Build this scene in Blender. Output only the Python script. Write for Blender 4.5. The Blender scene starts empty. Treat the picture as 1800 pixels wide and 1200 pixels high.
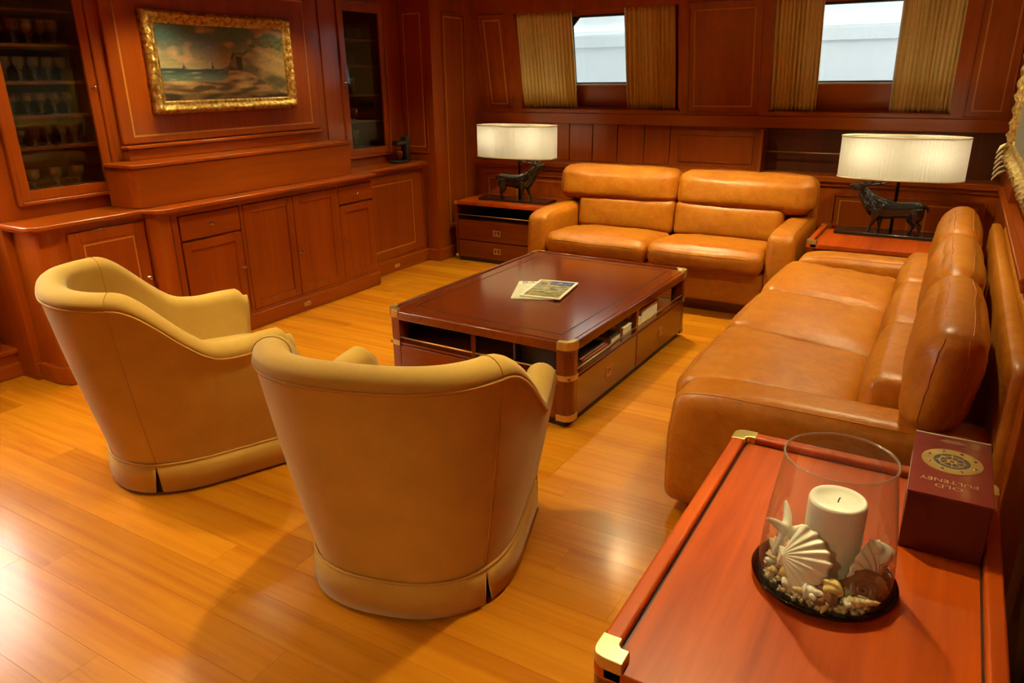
import bpy, bmesh, math, random
from mathutils import Vector, Matrix, noise as mnoise
random.seed(7)
PI = math.pi
S = bpy.context.scene
COL = S.collection

# ------------------------------------------------------------------ camera, world, sun, lights, exposure
cam = bpy.data.cameras.new('camera'); camo = bpy.data.objects.new('camera', cam); COL.objects.link(camo)
cam.sensor_width = 36.0; cam.lens = 1296.4 * 36.0 / 1800.0; cam.clip_start = 0.05; cam.clip_end = 200
def cam_matrix(yaw, pitch, roll):
    cy, sy = math.cos(yaw), math.sin(yaw); cp, sp = math.cos(pitch), math.sin(pitch)
    f = Vector((-sy*cp, cy*cp, -sp)); r = Vector((cy, sy, 0)); u = r.cross(f)
    c, s = math.cos(roll), math.sin(roll)
    r2 = c*r + s*u; u2 = -s*r + c*u
    m = Matrix((r2, u2, -f)).transposed().to_4x4()
    m.translation = Vector((0, 0, 1.6))
    return m
camo.matrix_world = cam_matrix(0.532619, 0.345141, -0.0115758)
S.camera = camo
S.view_settings.view_transform = 'Standard'; S.view_settings.look = 'None'
S.view_settings.gamma = 1.0; S.view_settings.use_curve_mapping = False
S.view_settings.exposure = 0.0
S.cycles.max_bounces = 10; S.cycles.transparent_max_bounces = 24; S.cycles.sample_clamp_indirect = 6.0
S.cycles.caustics_reflective = False; S.cycles.caustics_refractive = False

wd = bpy.data.worlds.new('world'); S.world = wd; wd.use_nodes = True
bg = wd.node_tree.nodes['Background']; bg.inputs[0].default_value = (0.74, 0.94, 1.0, 1); bg.inputs[1].default_value = 1.42

sun = bpy.data.lights.new('sun', 'SUN'); sun.energy = 380; sun.angle = 0.01; sun.color = (1.0, 0.97, 0.90)  # added to light the unseen outside wall that makes the floor glare
suno = bpy.data.objects.new('sun', sun); COL.objects.link(suno)
suno.rotation_euler = (0, math.radians(52), 0)          # travels from +x down towards -x, along the hull

WARM = (1.0, 0.93, 0.47)
def spot(x, y, e, ang=115, blend=0.7, z=2.22, size=0.035, aim=None, col=WARM):
    l = bpy.data.lights.new('downlight', 'SPOT'); l.energy = e; l.color = col
    l.spot_size = math.radians(ang); l.spot_blend = blend; l.shadow_soft_size = size
    o = bpy.data.objects.new('downlight', l); COL.objects.link(o); o.location = (x, y, z)
    if aim is not None:
        o.rotation_euler = (Vector(aim) - Vector((x, y, z))).to_track_quat('-Z', 'Y').to_euler()
    return o
for (x, y, e) in [(-3.35, 1.3, 105), 
                  (-3.1, 3.3, 58), (-1.68, 1.98, 100), (-0.30, 3.5, 88),
                  (-3.1, 5.0, 45), (-1.85, 4.85, 180), (-0.35, 4.9, 65)]:
    spot(x, y, e)
spot(-0.75, -1.2, 110, ang=150)  # unseen fill added behind the camera to brighten the chair backs
spot(-0.62, 2.25, 150, ang=60, blend=1.0, aim=(-0.38, 1.38, 0.55))
for (x, y, e) in [(-3.90, 2.15, 42), (-3.88, 2.98, 60), (-3.88, 4.10, 34)]: spot(x, y, e, ang=110, blend=1.0)

# ------------------------------------------------------------------ node helpers and materials
def newmat(name):
    m = bpy.data.materials.new(name); m.use_nodes = True
    nt = m.node_tree; b = nt.nodes['Principled BSDF']
    return m, nt, b
def setin(b, **k):
    for n, v in k.items():
        n = n.replace('_', ' ')
        if n in b.inputs: b.inputs[n].default_value = v
def c4(c): return (c[0], c[1], c[2], 1.0)
def ramp(nt, fac, stops):
    r = nt.nodes.new('ShaderNodeValToRGB')
    el = r.color_ramp.elements
    while len(el) < len(stops): el.new(0.5)
    for e, (p, c) in zip(el, stops): e.position = p; e.color = c4(c)
    nt.links.new(fac, r.inputs[0]); return r.outputs[0]
def coords(nt, scale=(1, 1, 1), rot=(0, 0, 0)):
    t = nt.nodes.new('ShaderNodeTexCoord'); mp = nt.nodes.new('ShaderNodeMapping')
    mp.inputs['Scale'].default_value = scale; mp.inputs['Rotation'].default_value = rot
    nt.links.new(t.outputs['Object'], mp.inputs[0]); return mp.outputs[0]
def noise(nt, vec, scale, detail=4, rough=0.55, dist=0.0):
    n = nt.nodes.new('ShaderNodeTexNoise')
    n.inputs['Scale'].default_value = scale; n.inputs['Detail'].default_value = detail
    n.inputs['Roughness'].default_value = rough; n.inputs['Distortion'].default_value = dist
    nt.links.new(vec, n.inputs['Vector']); return n.outputs['Fac']
def mixc(nt, fac, a, b, mode='MIX'):
    m = nt.nodes.new('ShaderNodeMix'); m.data_type = 'RGBA'; m.blend_type = mode
    for sock, v in ((m.inputs[0], fac), (m.inputs[6], a), (m.inputs[7], b)):
        if isinstance(v, (int, float)): sock.default_value = v
        elif isinstance(v, tuple): sock.default_value = c4(v)
        else: nt.links.new(v, sock)
    return m.outputs[2]
def bump(nt, b, h, strength, dist=0.01):
    n = nt.nodes.new('ShaderNodeBump'); n.inputs['Strength'].default_value = strength; n.inputs['Distance'].default_value = dist
    nt.links.new(h, n.inputs['Height']); nt.links.new(n.outputs[0], b.inputs['Normal'])
def objrand(nt, lo, hi):
    oi = nt.nodes.new('ShaderNodeObjectInfo'); mr = nt.nodes.new('ShaderNodeMapRange')
    mr.inputs[3].default_value = lo; mr.inputs[4].default_value = hi
    nt.links.new(oi.outputs['Random'], mr.inputs[0]); return mr.outputs[0]

def wood(name, light, dark, axis='z', rough=0.32, coat=0.35, vary=0.0, streak=22, bumps=0.02, spec=0.36, coatr=0.12):
    m, nt, b = newmat(name)
    k = {'x': (0.06, 1, 1), 'y': (1, 0.06, 1), 'z': (1, 1, 0.06)}[axis]
    vec = coords(nt, k)
    if vary:
        oi = nt.nodes.new('ShaderNodeObjectInfo'); ad = nt.nodes.new('ShaderNodeVectorMath'); ad.operation = 'ADD'
        sc = nt.nodes.new('ShaderNodeVectorMath'); sc.operation = 'SCALE'; sc.inputs[3].default_value = 13.0
        cb = nt.nodes.new('ShaderNodeCombineXYZ')
        for i in range(3): nt.links.new(oi.outputs['Random'], cb.inputs[i])
        nt.links.new(cb.outputs[0], sc.inputs[0]); nt.links.new(vec, ad.inputs[0]); nt.links.new(sc.outputs[0], ad.inputs[1]); vec = ad.outputs[0]
    n1 = noise(nt, vec, streak, 5, 0.6, 0.4)
    n2 = noise(nt, vec, streak*0.16, 2, 0.5, 0.8)
    mid = tuple((a+c)/2 for a, c in zip(light, dark))
    col = ramp(nt, n1, [(0.30, dark), (0.5, mid), (0.72, light)])
    col2 = ramp(nt, n2, [(0.35, dark), (0.65, light)])
    col = mixc(nt, 0.4, col, col2)
    if vary:
        hv = nt.nodes.new('ShaderNodeHueSaturation'); nt.links.new(col, hv.inputs['Color'])
        nt.links.new(objrand(nt, 1-vary, 1+vary), hv.inputs['Value']); col = hv.outputs[0]
    nt.links.new(col, b.inputs['Base Color'])
    setin(b, Roughness=rough, Coat_Weight=coat, Coat_Roughness=coatr, Specular_IOR_Level=spec)
    if bumps: bump(nt, b, n1, bumps, 0.005)
    return m
def flat(name, col, rough=0.5, metal=0.0, coat=0.0, var=0.0, scale=30, bumps=0.0):
    m, nt, b = newmat(name)
    n = noise(nt, coords(nt), scale, 4)
    v = max(var, 0.04)
    nt.links.new(ramp(nt, n, [(0.3, tuple(c*(1-v) for c in col)), (0.7, tuple(min(1, c*(1+v)) for c in col))]), b.inputs['Base Color'])
    setin(b, Roughness=rough, Metallic=metal, Coat_Weight=coat)
    if bumps: bump(nt, b, n, bumps, 0.004)
    return m
def fresnel_glass(name, tint=(1, 1, 1), ior=1.5, haze=0.0, power=4.0):
    m = bpy.data.materials.new(name); m.use_nodes = True; nt = m.node_tree
    for n in list(nt.nodes):
        if n.type != 'OUTPUT_MATERIAL': nt.nodes.remove(n)
    out = [n for n in nt.nodes if n.type == 'OUTPUT_MATERIAL'][0]
    t = nt.nodes.new('ShaderNodeBsdfTransparent'); t.inputs[0].default_value = c4(tint)
    g = nt.nodes.new('ShaderNodeBsdfGlossy'); g.inputs['Roughness'].default_value = 0.03
    f = nt.nodes.new('ShaderNodeLayerWeight'); f.inputs[0].default_value = 0.5
    pw = nt.nodes.new('ShaderNodeMath'); pw.operation = 'POWER'; pw.inputs[1].default_value = power
    ma = nt.nodes.new('ShaderNodeMath'); ma.operation = 'MULTIPLY_ADD'; ma.inputs[1].default_value = 0.75; ma.inputs[2].default_value = ((ior-1)/(ior+1))**2
    nt.links.new(f.outputs['Facing'], pw.inputs[0]); nt.links.new(pw.outputs[0], ma.inputs[0])
    mx = nt.nodes.new('ShaderNodeMixShader')
    nt.links.new(ma.outputs[0], mx.inputs[0]); nt.links.new(t.outputs[0], mx.inputs[1]); nt.links.new(g.outputs[0], mx.inputs[2])
    res = mx.outputs[0]
    if haze:
        d = nt.nodes.new('ShaderNodeBsdfDiffuse'); d.inputs[0].default_value = (0.9, 0.85, 0.75, 1)
        m2 = nt.nodes.new('ShaderNodeMixShader'); m2.inputs[0].default_value = haze
        nt.links.new(res, m2.inputs[1]); nt.links.new(d.outputs[0], m2.inputs[2]); res = m2.outputs[0]
    nt.links.new(res, out.inputs[0]); return m

CH_L, CH_D = (0.41, 0.076, 0.0025), (0.26, 0.037, 0.0010)
MA_L, MA_D = (0.19, 0.028, 0.0025), (0.10, 0.012, 0.001)
M = {}
M['cherry_z'] = wood('cherry_vertical', CH_L, CH_D, 'z', rough=0.34)
M['cherry_y'] = wood('cherry_lengthwise', CH_L, CH_D, 'y', rough=0.28)
M['cherry_x'] = wood('cherry_crosswise', CH_L, CH_D, 'x', rough=0.34)
M['cherry_in'] = wood('cherry_shade', (0.13, 0.030, 0.003), (0.07, 0.014, 0.0015), 'z', rough=0.5, coat=0)  # darker cherry for interiors and recesses, shade put into the colour
M['mahog_x'] = wood('mahogany_cross', MA_L, MA_D, 'x', rough=0.25, coat=0.5)
M['mahog_y'] = wood('mahogany_length', MA_L, MA_D, 'y', rough=0.22, coat=1.0, bumps=0)
M['mahog_z'] = wood('mahogany_upright', MA_L, MA_D, 'z', rough=0.25, coat=0.5)
M['sidetop'] = wood('side_table_wood', (0.58, 0.088, 0.003), (0.29, 0.030, 0.001), 'y', rough=0.38, coat=0.06, streak=30, spec=0.2)
M['floor'] = wood('floor_wood', (0.72, 0.265, 0.010), (0.47, 0.125, 0.004), 'x', rough=0.27, coat=0.46, vary=0.10, streak=26, bumps=0.015, coatr=0.17)
M['joint'] = flat('floor_joint', (0.42, 0.12, 0.006), 0.6)
M['inlay'] = flat('boxwood_inlay', (0.62, 0.24, 0.04), 0.35)
M['ebony_and_shadow'] = flat('ebony_and_shadow_line', (0.045, 0.012, 0.006), 0.3)  # ebony inlay, and the painted shadow line inside gallery rails
M['dark'] = flat('dark_recess', (0.03, 0.010, 0.005), 0.6)  # near-black stands in for shade in gaps and bays; also the wick
M['brass'] = flat('brass', (1.0, 0.70, 0.24), 0.28, 0.9, var=0.1)
M['brass_dull'] = flat('dull_brass', (0.88, 0.50, 0.18), 0.36, 0.85, var=0.1)
M['chrome'] = flat('polished_metal', (0.85, 0.74, 0.62), 0.12, 1.0)
M['bronze'] = flat('black_bronze', (0.010, 0.009, 0.008), 0.26, 0.0, coat=0.5, var=0.4, scale=60, bumps=0.6)
M['black'] = flat('black_lacquer', (0.012, 0.011, 0.011), 0.2, coat=0.4)
M['plastic'] = flat('black_plastic', (0.018, 0.016, 0.015), 0.4)
M['rubber'] = flat('black_gasket', (0.015, 0.016, 0.018), 0.6)
M['alu'] = flat('white_frame', (0.85, 0.86, 0.84), 0.4)
M['ceiling'] = flat('ceiling_panel', (0.42, 0.26, 0.11), 0.6)
M['pane'] = fresnel_glass('window_pane', (0.97, 0.98, 0.98))
M['cabglass'] = fresnel_glass('cabinet_pane', (0.95, 0.93, 0.88))
M['crystal'] = fresnel_glass('crystal', (0.95, 0.93, 0.90), 1.7, 0.024, 1.8)
M['hurricane'] = fresnel_glass('hurricane_glass', (0.96, 0.93, 0.88), 1.5, 0.05, 3.0)
M['rim_glass'] = fresnel_glass('hurricane_rim', (0.9, 0.86, 0.8), 1.7, 0.10, 2.0)
M['plate'] = fresnel_glass('smoked_plate', (0.30, 0.20, 0.13), 1.5)

def fabric():
    m, nt, b = newmat('tan_upholstery')
    v = coords(nt)
    n = noise(nt, v, 6, 3); f1 = noise(nt, coords(nt, (60, 60, 420)), 3.0, 3); f2 = noise(nt, coords(nt, (420, 420, 60)), 3.0, 2)
    c = ramp(nt, n, [(0.3, (0.54, 0.30, 0.040)), (0.7, (0.64, 0.365, 0.055))])
    c = mixc(nt, 0.22, c, ramp(nt, f1, [(0.3, (0.34, 0.14, 0.02)), (0.7, (0.70, 0.38, 0.09))]))
    nt.links.new(c, b.inputs['Base Color'])
    setin(b, Roughness=0.85, Sheen_Weight=0.35, Sheen_Roughness=0.4)
    b.inputs['Sheen Tint'].default_value = (1, 0.86, 0.6, 1)
    ad = nt.nodes.new('ShaderNodeMath'); nt.links.new(f1, ad.inputs[0]); nt.links.new(f2, ad.inputs[1])
    bump(nt, b, ad.outputs[0], 0.18, 0.002)
    return m
def leather():
    m, nt, b = newmat('cognac_leather')
    v = coords(nt)
    n = noise(nt, v, 4.5, 5, 0.65); g = noise(nt, v, 190, 3); w = noise(nt, coords(nt, (1, 1, 1)), 11, 4, 0.6, 1.6)
    c = ramp(nt, n, [(0.25, (0.42, 0.110, 0.006)), (0.5, (0.52, 0.160, 0.010)), (0.75, (0.60, 0.21, 0.014))])
    n3 = noise(nt, v, 16, 5, 0.7, 0.6)
    c = mixc(nt, 0.32, c, ramp(nt, n3, [(0.32, (0.34, 0.080, 0.004)), (0.5, (0.52, 0.155, 0.010)), (0.70, (0.70, 0.27, 0.025))]))
    nt.links.new(c, b.inputs['Base Color'])
    rr = nt.nodes.new('ShaderNodeMapRange'); rr.inputs[3].default_value = 0.29; rr.inputs[4].default_value = 0.45
    nt.links.new(n, rr.inputs[0]); nt.links.new(rr.outputs[0], b.inputs['Roughness'])
    setin(b, Coat_Weight=0.08, Coat_Roughness=0.3, Specular_IOR_Level=0.33)
    ad = nt.nodes.new('ShaderNodeMath'); ad.operation = 'MULTIPLY_ADD'; ad.inputs[1].default_value = 0.12
    nt.links.new(g, ad.inputs[0]); nt.links.new(w, ad.inputs[2])
    bump(nt, b, ad.outputs[0], 0.35, 0.012)
    return m
M['fabric'] = fabric(); M['leather'] = leather()
M['fabric_dark'] = flat('dark_piping', (0.47, 0.24, 0.033), 0.8)
M['piping'] = flat('tan_piping', (0.55, 0.27, 0.045), 0.8)
M['seam'] = flat('leather_seam', (0.50, 0.145, 0.010), 0.5)
M['curtain'] = flat('curtain_linen', (0.86, 0.64, 0.19), 0.9, var=0.04, scale=20)
def shade_mat():
    m = bpy.data.materials.new('pleated_shade'); m.use_nodes = True; nt = m.node_tree
    b = nt.nodes['Principled BSDF']; out = [n for n in nt.nodes if n.type == 'OUTPUT_MATERIAL'][0]
    t = nt.nodes.new('ShaderNodeBsdfTranslucent'); t.inputs[0].default_value = (0.96, 0.92, 0.80, 1)
    n = noise(nt, coords(nt), 40, 2)
    nt.links.new(ramp(nt, n, [(0.3, (0.86, 0.78, 0.58)), (0.7, (0.92, 0.84, 0.64))]), b.inputs['Base Color']); setin(b, Roughness=0.9)
    mx = nt.nodes.new('ShaderNodeMixShader'); mx.inputs[0].default_value = 0.5
    nt.links.new(b.outputs[0], mx.inputs[1]); nt.links.new(t.outputs[0], mx.inputs[2]); nt.links.new(mx.outputs[0], out.inputs[0])
    return m
M['shade'] = shade_mat()
M['shade_trim'] = flat('shade_trim', (0.80, 0.66, 0.42), 0.8)
M['wax'] = flat('ivory_wax', (0.95, 0.92, 0.84), 0.45, var=0.03)
M['shell_white'] = flat('white_shell', (0.94, 0.88, 0.76), 0.45, var=0.06)
M['shell_tan'] = flat('tan_shell', (0.76, 0.56, 0.28), 0.4, var=0.4, scale=90)
M['shell_pink'] = flat('pink_shell', (0.74, 0.54, 0.38), 0.45, var=0.2, scale=70)
M['shell_yellow'] = flat('yellow_shell', (0.74, 0.54, 0.18), 0.35, var=0.25, scale=60)
M['shell_brown'] = flat('brown_shell', (0.20, 0.07, 0.025), 0.3, var=0.4, scale=60)
M['shell_green'] = flat('green_pebble', (0.42, 0.48, 0.30), 0.3, var=0.2)
M['gravel'] = flat('shell_bits', (0.80, 0.64, 0.40), 0.5, var=0.35, scale=120)
M['boxred'] = flat('burgundy_card', (0.085, 0.006, 0.006), 0.35, coat=0.3)
M['boxlid'] = flat('burgundy_lid', (0.21, 0.022, 0.016), 0.25, coat=0.4)
M['lettering'] = flat('gold_lettering', (0.55, 0.30, 0.12), 0.4)
M['paper'] = flat('page_paper', (0.80, 0.68, 0.48), 0.7)
M['redcover'] = flat('red_cover', (0.55, 0.02, 0.010), 0.4)
M['navycover'] = flat('slate_cover', (0.06, 0.055, 0.05), 0.4)
M['hull'] = flat('white_hull', (0.80, 0.84, 0.84), 0.5, scale=3)
M['hullgrey'] = flat('grey_rub_rail', (0.66, 0.71, 0.72), 0.5)
M['added_wall_white'] = flat('white_added_wall', (0.85, 0.85, 0.83), 0.5)
def gilt():
    m, nt, b = newmat('carved_gilt')
    n = noise(nt, coords(nt), 95, 5, 0.6); n2 = noise(nt, coords(nt), 38, 3)
    nt.links.new(ramp(nt, n2, [(0.35, (0.42, 0.20, 0.03)), (0.6, (0.95, 0.64, 0.18))]), b.inputs['Base Color'])
    setin(b, Roughness=0.30, Metallic=0.85); bump(nt, b, n, 0.7, 0.008); return m
M['gilt'] = gilt()
def vcol(name, rough=0.45, coat=0.0):
    m, nt, b = newmat(name); a = nt.nodes.new('ShaderNodeVertexColor'); a.layer_name = 'Col'
    nt.links.new(a.outputs[0], b.inputs['Base Color']); setin(b, Roughness=rough, Coat_Weight=coat); return m
M['oil'] = vcol('oil_paint', 0.5, 0.1); M['print'] = vcol('glossy_print', 0.25, 0.3)

# ------------------------------------------------------------------ mesh helpers
class MB:
    def __init__(s): s.v = []; s.f = []; s.sm = []
    def add(s, vs, fs, smooth=False, mat=None):
        o = len(s.v)
        for p in vs:
            p = Vector(p); s.v.append(mat @ p if mat else p)
        for f in fs: s.f.append(tuple(i+o for i in f)); s.sm.append(smooth)
        return s
    def box(s, x0, x1, y0, y1, z0, z1, mat=None):
        vs = [(x, y, z) for x in (x0, x1) for y in (y0, y1) for z in (z0, z1)]
        return s.add(vs, [(0, 1, 3, 2), (4, 6, 7, 5), (0, 4, 5, 1), (2, 3, 7, 6), (0, 2, 6, 4), (1, 5, 7, 3)], mat=mat)
    def prism(s, pts, z0, z1, mat=None, smooth=False):          # pts counter-clockwise in xy
        n = len(pts)
        vs = [(x, y, z0) for x, y in pts] + [(x, y, z1) for x, y in pts]
        fs = [tuple(reversed(range(n))), tuple(range(n, 2*n))]
        s.add(vs, fs, mat=mat)
        o = len(s.v) - 2*n
        for i in range(n):
            j = (i+1) % n; s.f.append((o+i, o+j, o+n+j, o+n+i)); s.sm.append(smooth)
        return s
    def lathe(s, prof, n=24, mat=None, smooth=True, sx=1.0, sy=1.0, close=False):
        vs = []; fs = []
        for r, z in prof:
            for i in range(n):
                a = 2*PI*i/n; vs.append((r*math.cos(a)*sx, r*math.sin(a)*sy, z))
        m = len(prof)
        for k in range(m if close else m-1):
            k2 = (k+1) % m
            for i in range(n):
                j = (i+1) % n; fs.append((k*n+i, k*n+j, k2*n+j, k2*n+i))
        return s.add(vs, fs, smooth, mat)
    def tube(s, pts, r, n=8, mat=None, closed=False, caps=True):
        pts = [Vector(p) for p in pts]; m = len(pts); rr = r if isinstance(r, (list, tuple)) else [r]*m
        vs = []; fs = []; up = None
        for k, p in enumerate(pts):
            if closed: t = pts[(k+1) % m] - pts[k-1]
            else: t = pts[min(k+1, m-1)] - pts[max(k-1, 0)]
            t.normalize()
            if up is None:
                up = Vector((0, 0, 1)) if abs(t.z) < 0.9 else Vector((1, 0, 0))
            a = t.cross(up)
            if a.length < 1e-6: a = t.orthogonal()
            a.normalize(); b = a.cross(t); b.normalize(); up = b
            for i in range(n):
                g = 2*PI*i/n; vs.append(p + (a*math.cos(g) + b*math.sin(g))*rr[k])
        for k in range(m if closed else m-1):
            k2 = (k+1) % m
            for i in range(n):
                j = (i+1) % n; fs.append((k*n+i, k2*n+i, k2*n+j, k*n+j))
        s.add(vs, fs, True, mat)
        if caps and not closed:
            o = len(s.v) - len(vs)
            s.f.append(tuple(o+i for i in range(n))); s.sm.append(False)
            s.f.append(tuple(o+(m-1)*n+i for i in reversed(range(n)))); s.sm.append(False)
        return s
    def grid(s, rows, smooth=True, mat=None, closed=False):      # rows: list of equal lists of points
        n = len(rows[0]); vs = [p for r in rows for p in r]; fs = []
        for k in range(len(rows)-1):
            for i in range(n if closed else n-1):
                j = (i+1) % n; fs.append((k*n+i, k*n+j, (k+1)*n+j, (k+1)*n+i))
        return s.add(vs, fs, smooth, mat)
    def puff(s, cx, cy, cz, sx, sy, sz, r, bulge=(0, 0, 0), n=12, fn=None, mat=None):
        h = Vector((sx/2, sy/2, sz/2)); r = min(r, h.x, h.y, h.z)
        idx = {}; vs = []; fs = []
        def put(q):
            key = tuple(round(c, 5) for c in q)
            if key in idx: return idx[key]
            P = Vector((q[0]*h.x, q[1]*h.y, q[2]*h.z)); inn = Vector([max(-(h[i]-r), min(h[i]-r, P[i])) for i in range(3)])
            d = P - inn
            if d.length > 1e-9: P = inn + d.normalized()*r
            w = [1-min(1, abs(q[i]))**2 for i in range(3)]
            P.x += bulge[0]*q[0]*w[1]*w[2]; P.y += bulge[1]*q[1]*w[0]*w[2]; P.z += bulge[2]*q[2]*w[0]*w[1]
            P += Vector((cx, cy, cz))
            if fn: P = Vector(fn(P))
            idx[key] = len(vs); vs.append(P); return idx[key]
        def g(i):
            t = -1+2*i/n; return math.sin(t*PI/2)*0.55 + t*0.45
        for ax in range(3):
            for sg in (-1, 1):
                for i in range(n):
                    for j in range(n):
                        qs = []
                        for (a, b) in ((i, j), (i+1, j), (i+1, j+1), (i, j+1)):
                            q = [0, 0, 0]; q[ax] = sg; q[(ax+1) % 3] = g(a); q[(ax+2) % 3] = g(b); qs.append(put(q))
                        fs.append(tuple(qs) if sg > 0 else tuple(reversed(qs)))
        return s.add(vs, fs, True, mat)
    @staticmethod
    def puff_pt(q, cx, cy, cz, sx, sy, sz, r, bulge=(0, 0, 0), fn=None):
        h = Vector((sx/2, sy/2, sz/2)); r = min(r, h.x, h.y, h.z)
        P = Vector((q[0]*h.x, q[1]*h.y, q[2]*h.z)); inn = Vector([max(-(h[i]-r), min(h[i]-r, P[i])) for i in range(3)])
        d = P - inn
        if d.length > 1e-9: P = inn + d.normalized()*r
        w = [1-min(1, abs(q[i]))**2 for i in range(3)]
        P.x += bulge[0]*q[0]*w[1]*w[2]; P.y += bulge[1]*q[1]*w[0]*w[2]; P.z += bulge[2]*q[2]*w[0]*w[1]
        P += Vector((cx, cy, cz))
        return Vector(fn(P)) if fn else P
    def mesh(s, name):
        me = bpy.data.meshes.new(name); me.from_pydata([tuple(v) for v in s.v], [], s.f)
        me.polygons.foreach_set('use_smooth', s.sm); me.update(); return me
    def build(s, name, mat, parent=None, bevel=0, seg=2, world=False, fix=False):
        me = s.mesh(name)
        if fix:
            bm = bmesh.new(); bm.from_mesh(me); bmesh.ops.recalc_face_normals(bm, faces=bm.faces); bm.to_mesh(me); bm.free()
        me.materials.append(M[mat] if isinstance(mat, str) else mat)
        o = bpy.data.objects.new(name, me); COL.objects.link(o)
        attach(o, parent, world)
        if bevel:
            b = o.modifiers.new('bevel', 'BEVEL'); b.width = bevel; b.segments = seg; b.limit_method = 'ANGLE'; b.angle_limit = math.radians(40)
            for p in me.polygons: p.use_smooth = True
            b.harden_normals = True
        return o
WM = {}
def wmat(o):
    if o is None: return Matrix.Identity(4)
    m = Matrix.LocRotScale(o.location, o.rotation_euler, o.scale)
    if o.parent: m = wmat(o.parent) @ o.matrix_parent_inverse @ m
    return m
def attach(o, parent, world=False):
    if parent is not None:
        o.parent = parent
        if world: o.matrix_parent_inverse = wmat(parent).inverted()
def tag(o, label=None, cat=None, group=None, kind=None):
    if label: o['label'] = label
    if cat: o['category'] = cat
    if group: o['group'] = group
    if kind: o['kind'] = kind
    return o
def thing(name, label, cat, loc=(0, 0, 0), rz=0, group=None):
    o = bpy.data.objects.new(name, None); COL.objects.link(o); o.location = loc; o.rotation_euler = (0, 0, rz); o.empty_display_size = 0.1
    return tag(o, label, cat, group)
def structure(name, label=None, loc=(0, 0, 0)):
    o = bpy.data.objects.new(name, None); COL.objects.link(o); o.location = loc
    return tag(o, label, None, None, 'structure')
def copy_tree(o, parent=None):
    c = o.copy(); COL.objects.link(c)
    if parent is not None: c.parent = parent
    for ch in list(o.children): copy_tree(ch, c)
    return c
def vpaint(o, fn):
    me = o.data; a = me.color_attributes.new('Col', 'FLOAT_COLOR', 'POINT')
    for i, v in enumerate(me.vertices): a.data[i].color = c4(fn(v.co))
def frame_rect(mb, a0, a1, b0, b1, w, plane, d0, d1):
    """a rectangular ring: plane 'x' -> a is y, b is z, depth along x; plane 'y' -> a is x; plane 'z' -> a x, b y"""
    def bx(A0, A1, B0, B1):
        if plane == 'x': mb.box(d0, d1, A0, A1, B0, B1)
        elif plane == 'y': mb.box(A0, A1, d0, d1, B0, B1)
        else: mb.box(A0, A1, B0, B1, d0, d1)
    bx(a0, a0+w, b0, b1); bx(a1-w, a1, b0, b1); bx(a0+w, a1-w, b0, b0+w); bx(a0+w, a1-w, b1-w, b1)
    return mb
def sm(t): t = max(0, min(1, t)); return t*t*(3-2*t)
def nz(x, y, z=0.0): return mnoise.noise(Vector((x, y, z)))
# ================================================================== THE SETTING
floor = structure('floor')
MB().box(-7.0, 2.4, -2.0, 0.30, -0.10, -0.002).box(-4.62, 0.40, 0.30, 6.40, -0.10, -0.012).build('subfloor', 'joint', floor)
pu = MB().box(0, 1, 0, 0.1442, -0.012, 0)
pme = pu.mesh('plank'); pme.materials.append(M['floor'])
y = 0.30
while y < 6.35:
    x = -4.62 - random.uniform(0, 1.3)
    while x < 0.40:
        L = random.choice((1.05, 1.3, 1.55, 1.8)); a, b = max(x, -4.62), min(x+L, 0.40)
        if b-a > 0.05:
            o = bpy.data.objects.new('plank', pme); COL.objects.link(o); o.parent = floor
            o.location = (a, y, 0); o.scale = (b-a-0.0007, 1, 1)
        x += L
    y += 0.145
ceil = structure('ceiling')
MB().box(-4.9, 0.5, -2.0, 6.75, 2.25, 2.35).build('ceiling_panel', 'ceiling', ceil)
# downlight trims sit flush in the ceiling
wn = structure('wall_near'); MB().box(-7.0, 2.4, -2.1, -2.0, -0.1, 2.35).build('wall_panel', 'cherry_z', wn)

# ---- right wall: lower plain panelling, upper part standing proud, framed panel edges
wr = structure('wall_right')
MB().box(0.385, 0.50, -2.0, 6.75, -0.1, 2.35).build('wall_panel', 'cherry_z', wr)
MB().box(0.30, 0.39, 4.95, 6.34, 0.0, 2.25).build('corner_pier', 'cherry_z', wr)
MB().box(0.335, 0.39, 2.55, 4.95, 0.93, 2.25).build('upper_panel', 'cherry_z', wr)
MB().box(0.275, 0.345, 3.05, 5.60, 0.86, 0.905).box(0.265, 0.30, 3.05, 5.60, 0.895, 0.915).build('chair_rail', 'cherry_y', wr, bevel=0.008)
fr = MB(); frame_rect(fr, 2.9, 3.6, 0.3, 0.84, 0.05, 'x', 0.355, 0.39); fr.build('panel_moulding', 'cherry_z', wr, bevel=0.006)
MB().box(0.272, 0.39, 2.31, 2.44, 0.0, 2.25).build('pilaster', 'cherry_z', wr, bevel=0.012)
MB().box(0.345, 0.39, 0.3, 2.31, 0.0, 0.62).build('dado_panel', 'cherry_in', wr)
MB().box(0.335, 0.39, 0.3, 2.31, 0.62, 0.66).build('dado_rail', 'cherry_y', wr, bevel=0.008)

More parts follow.
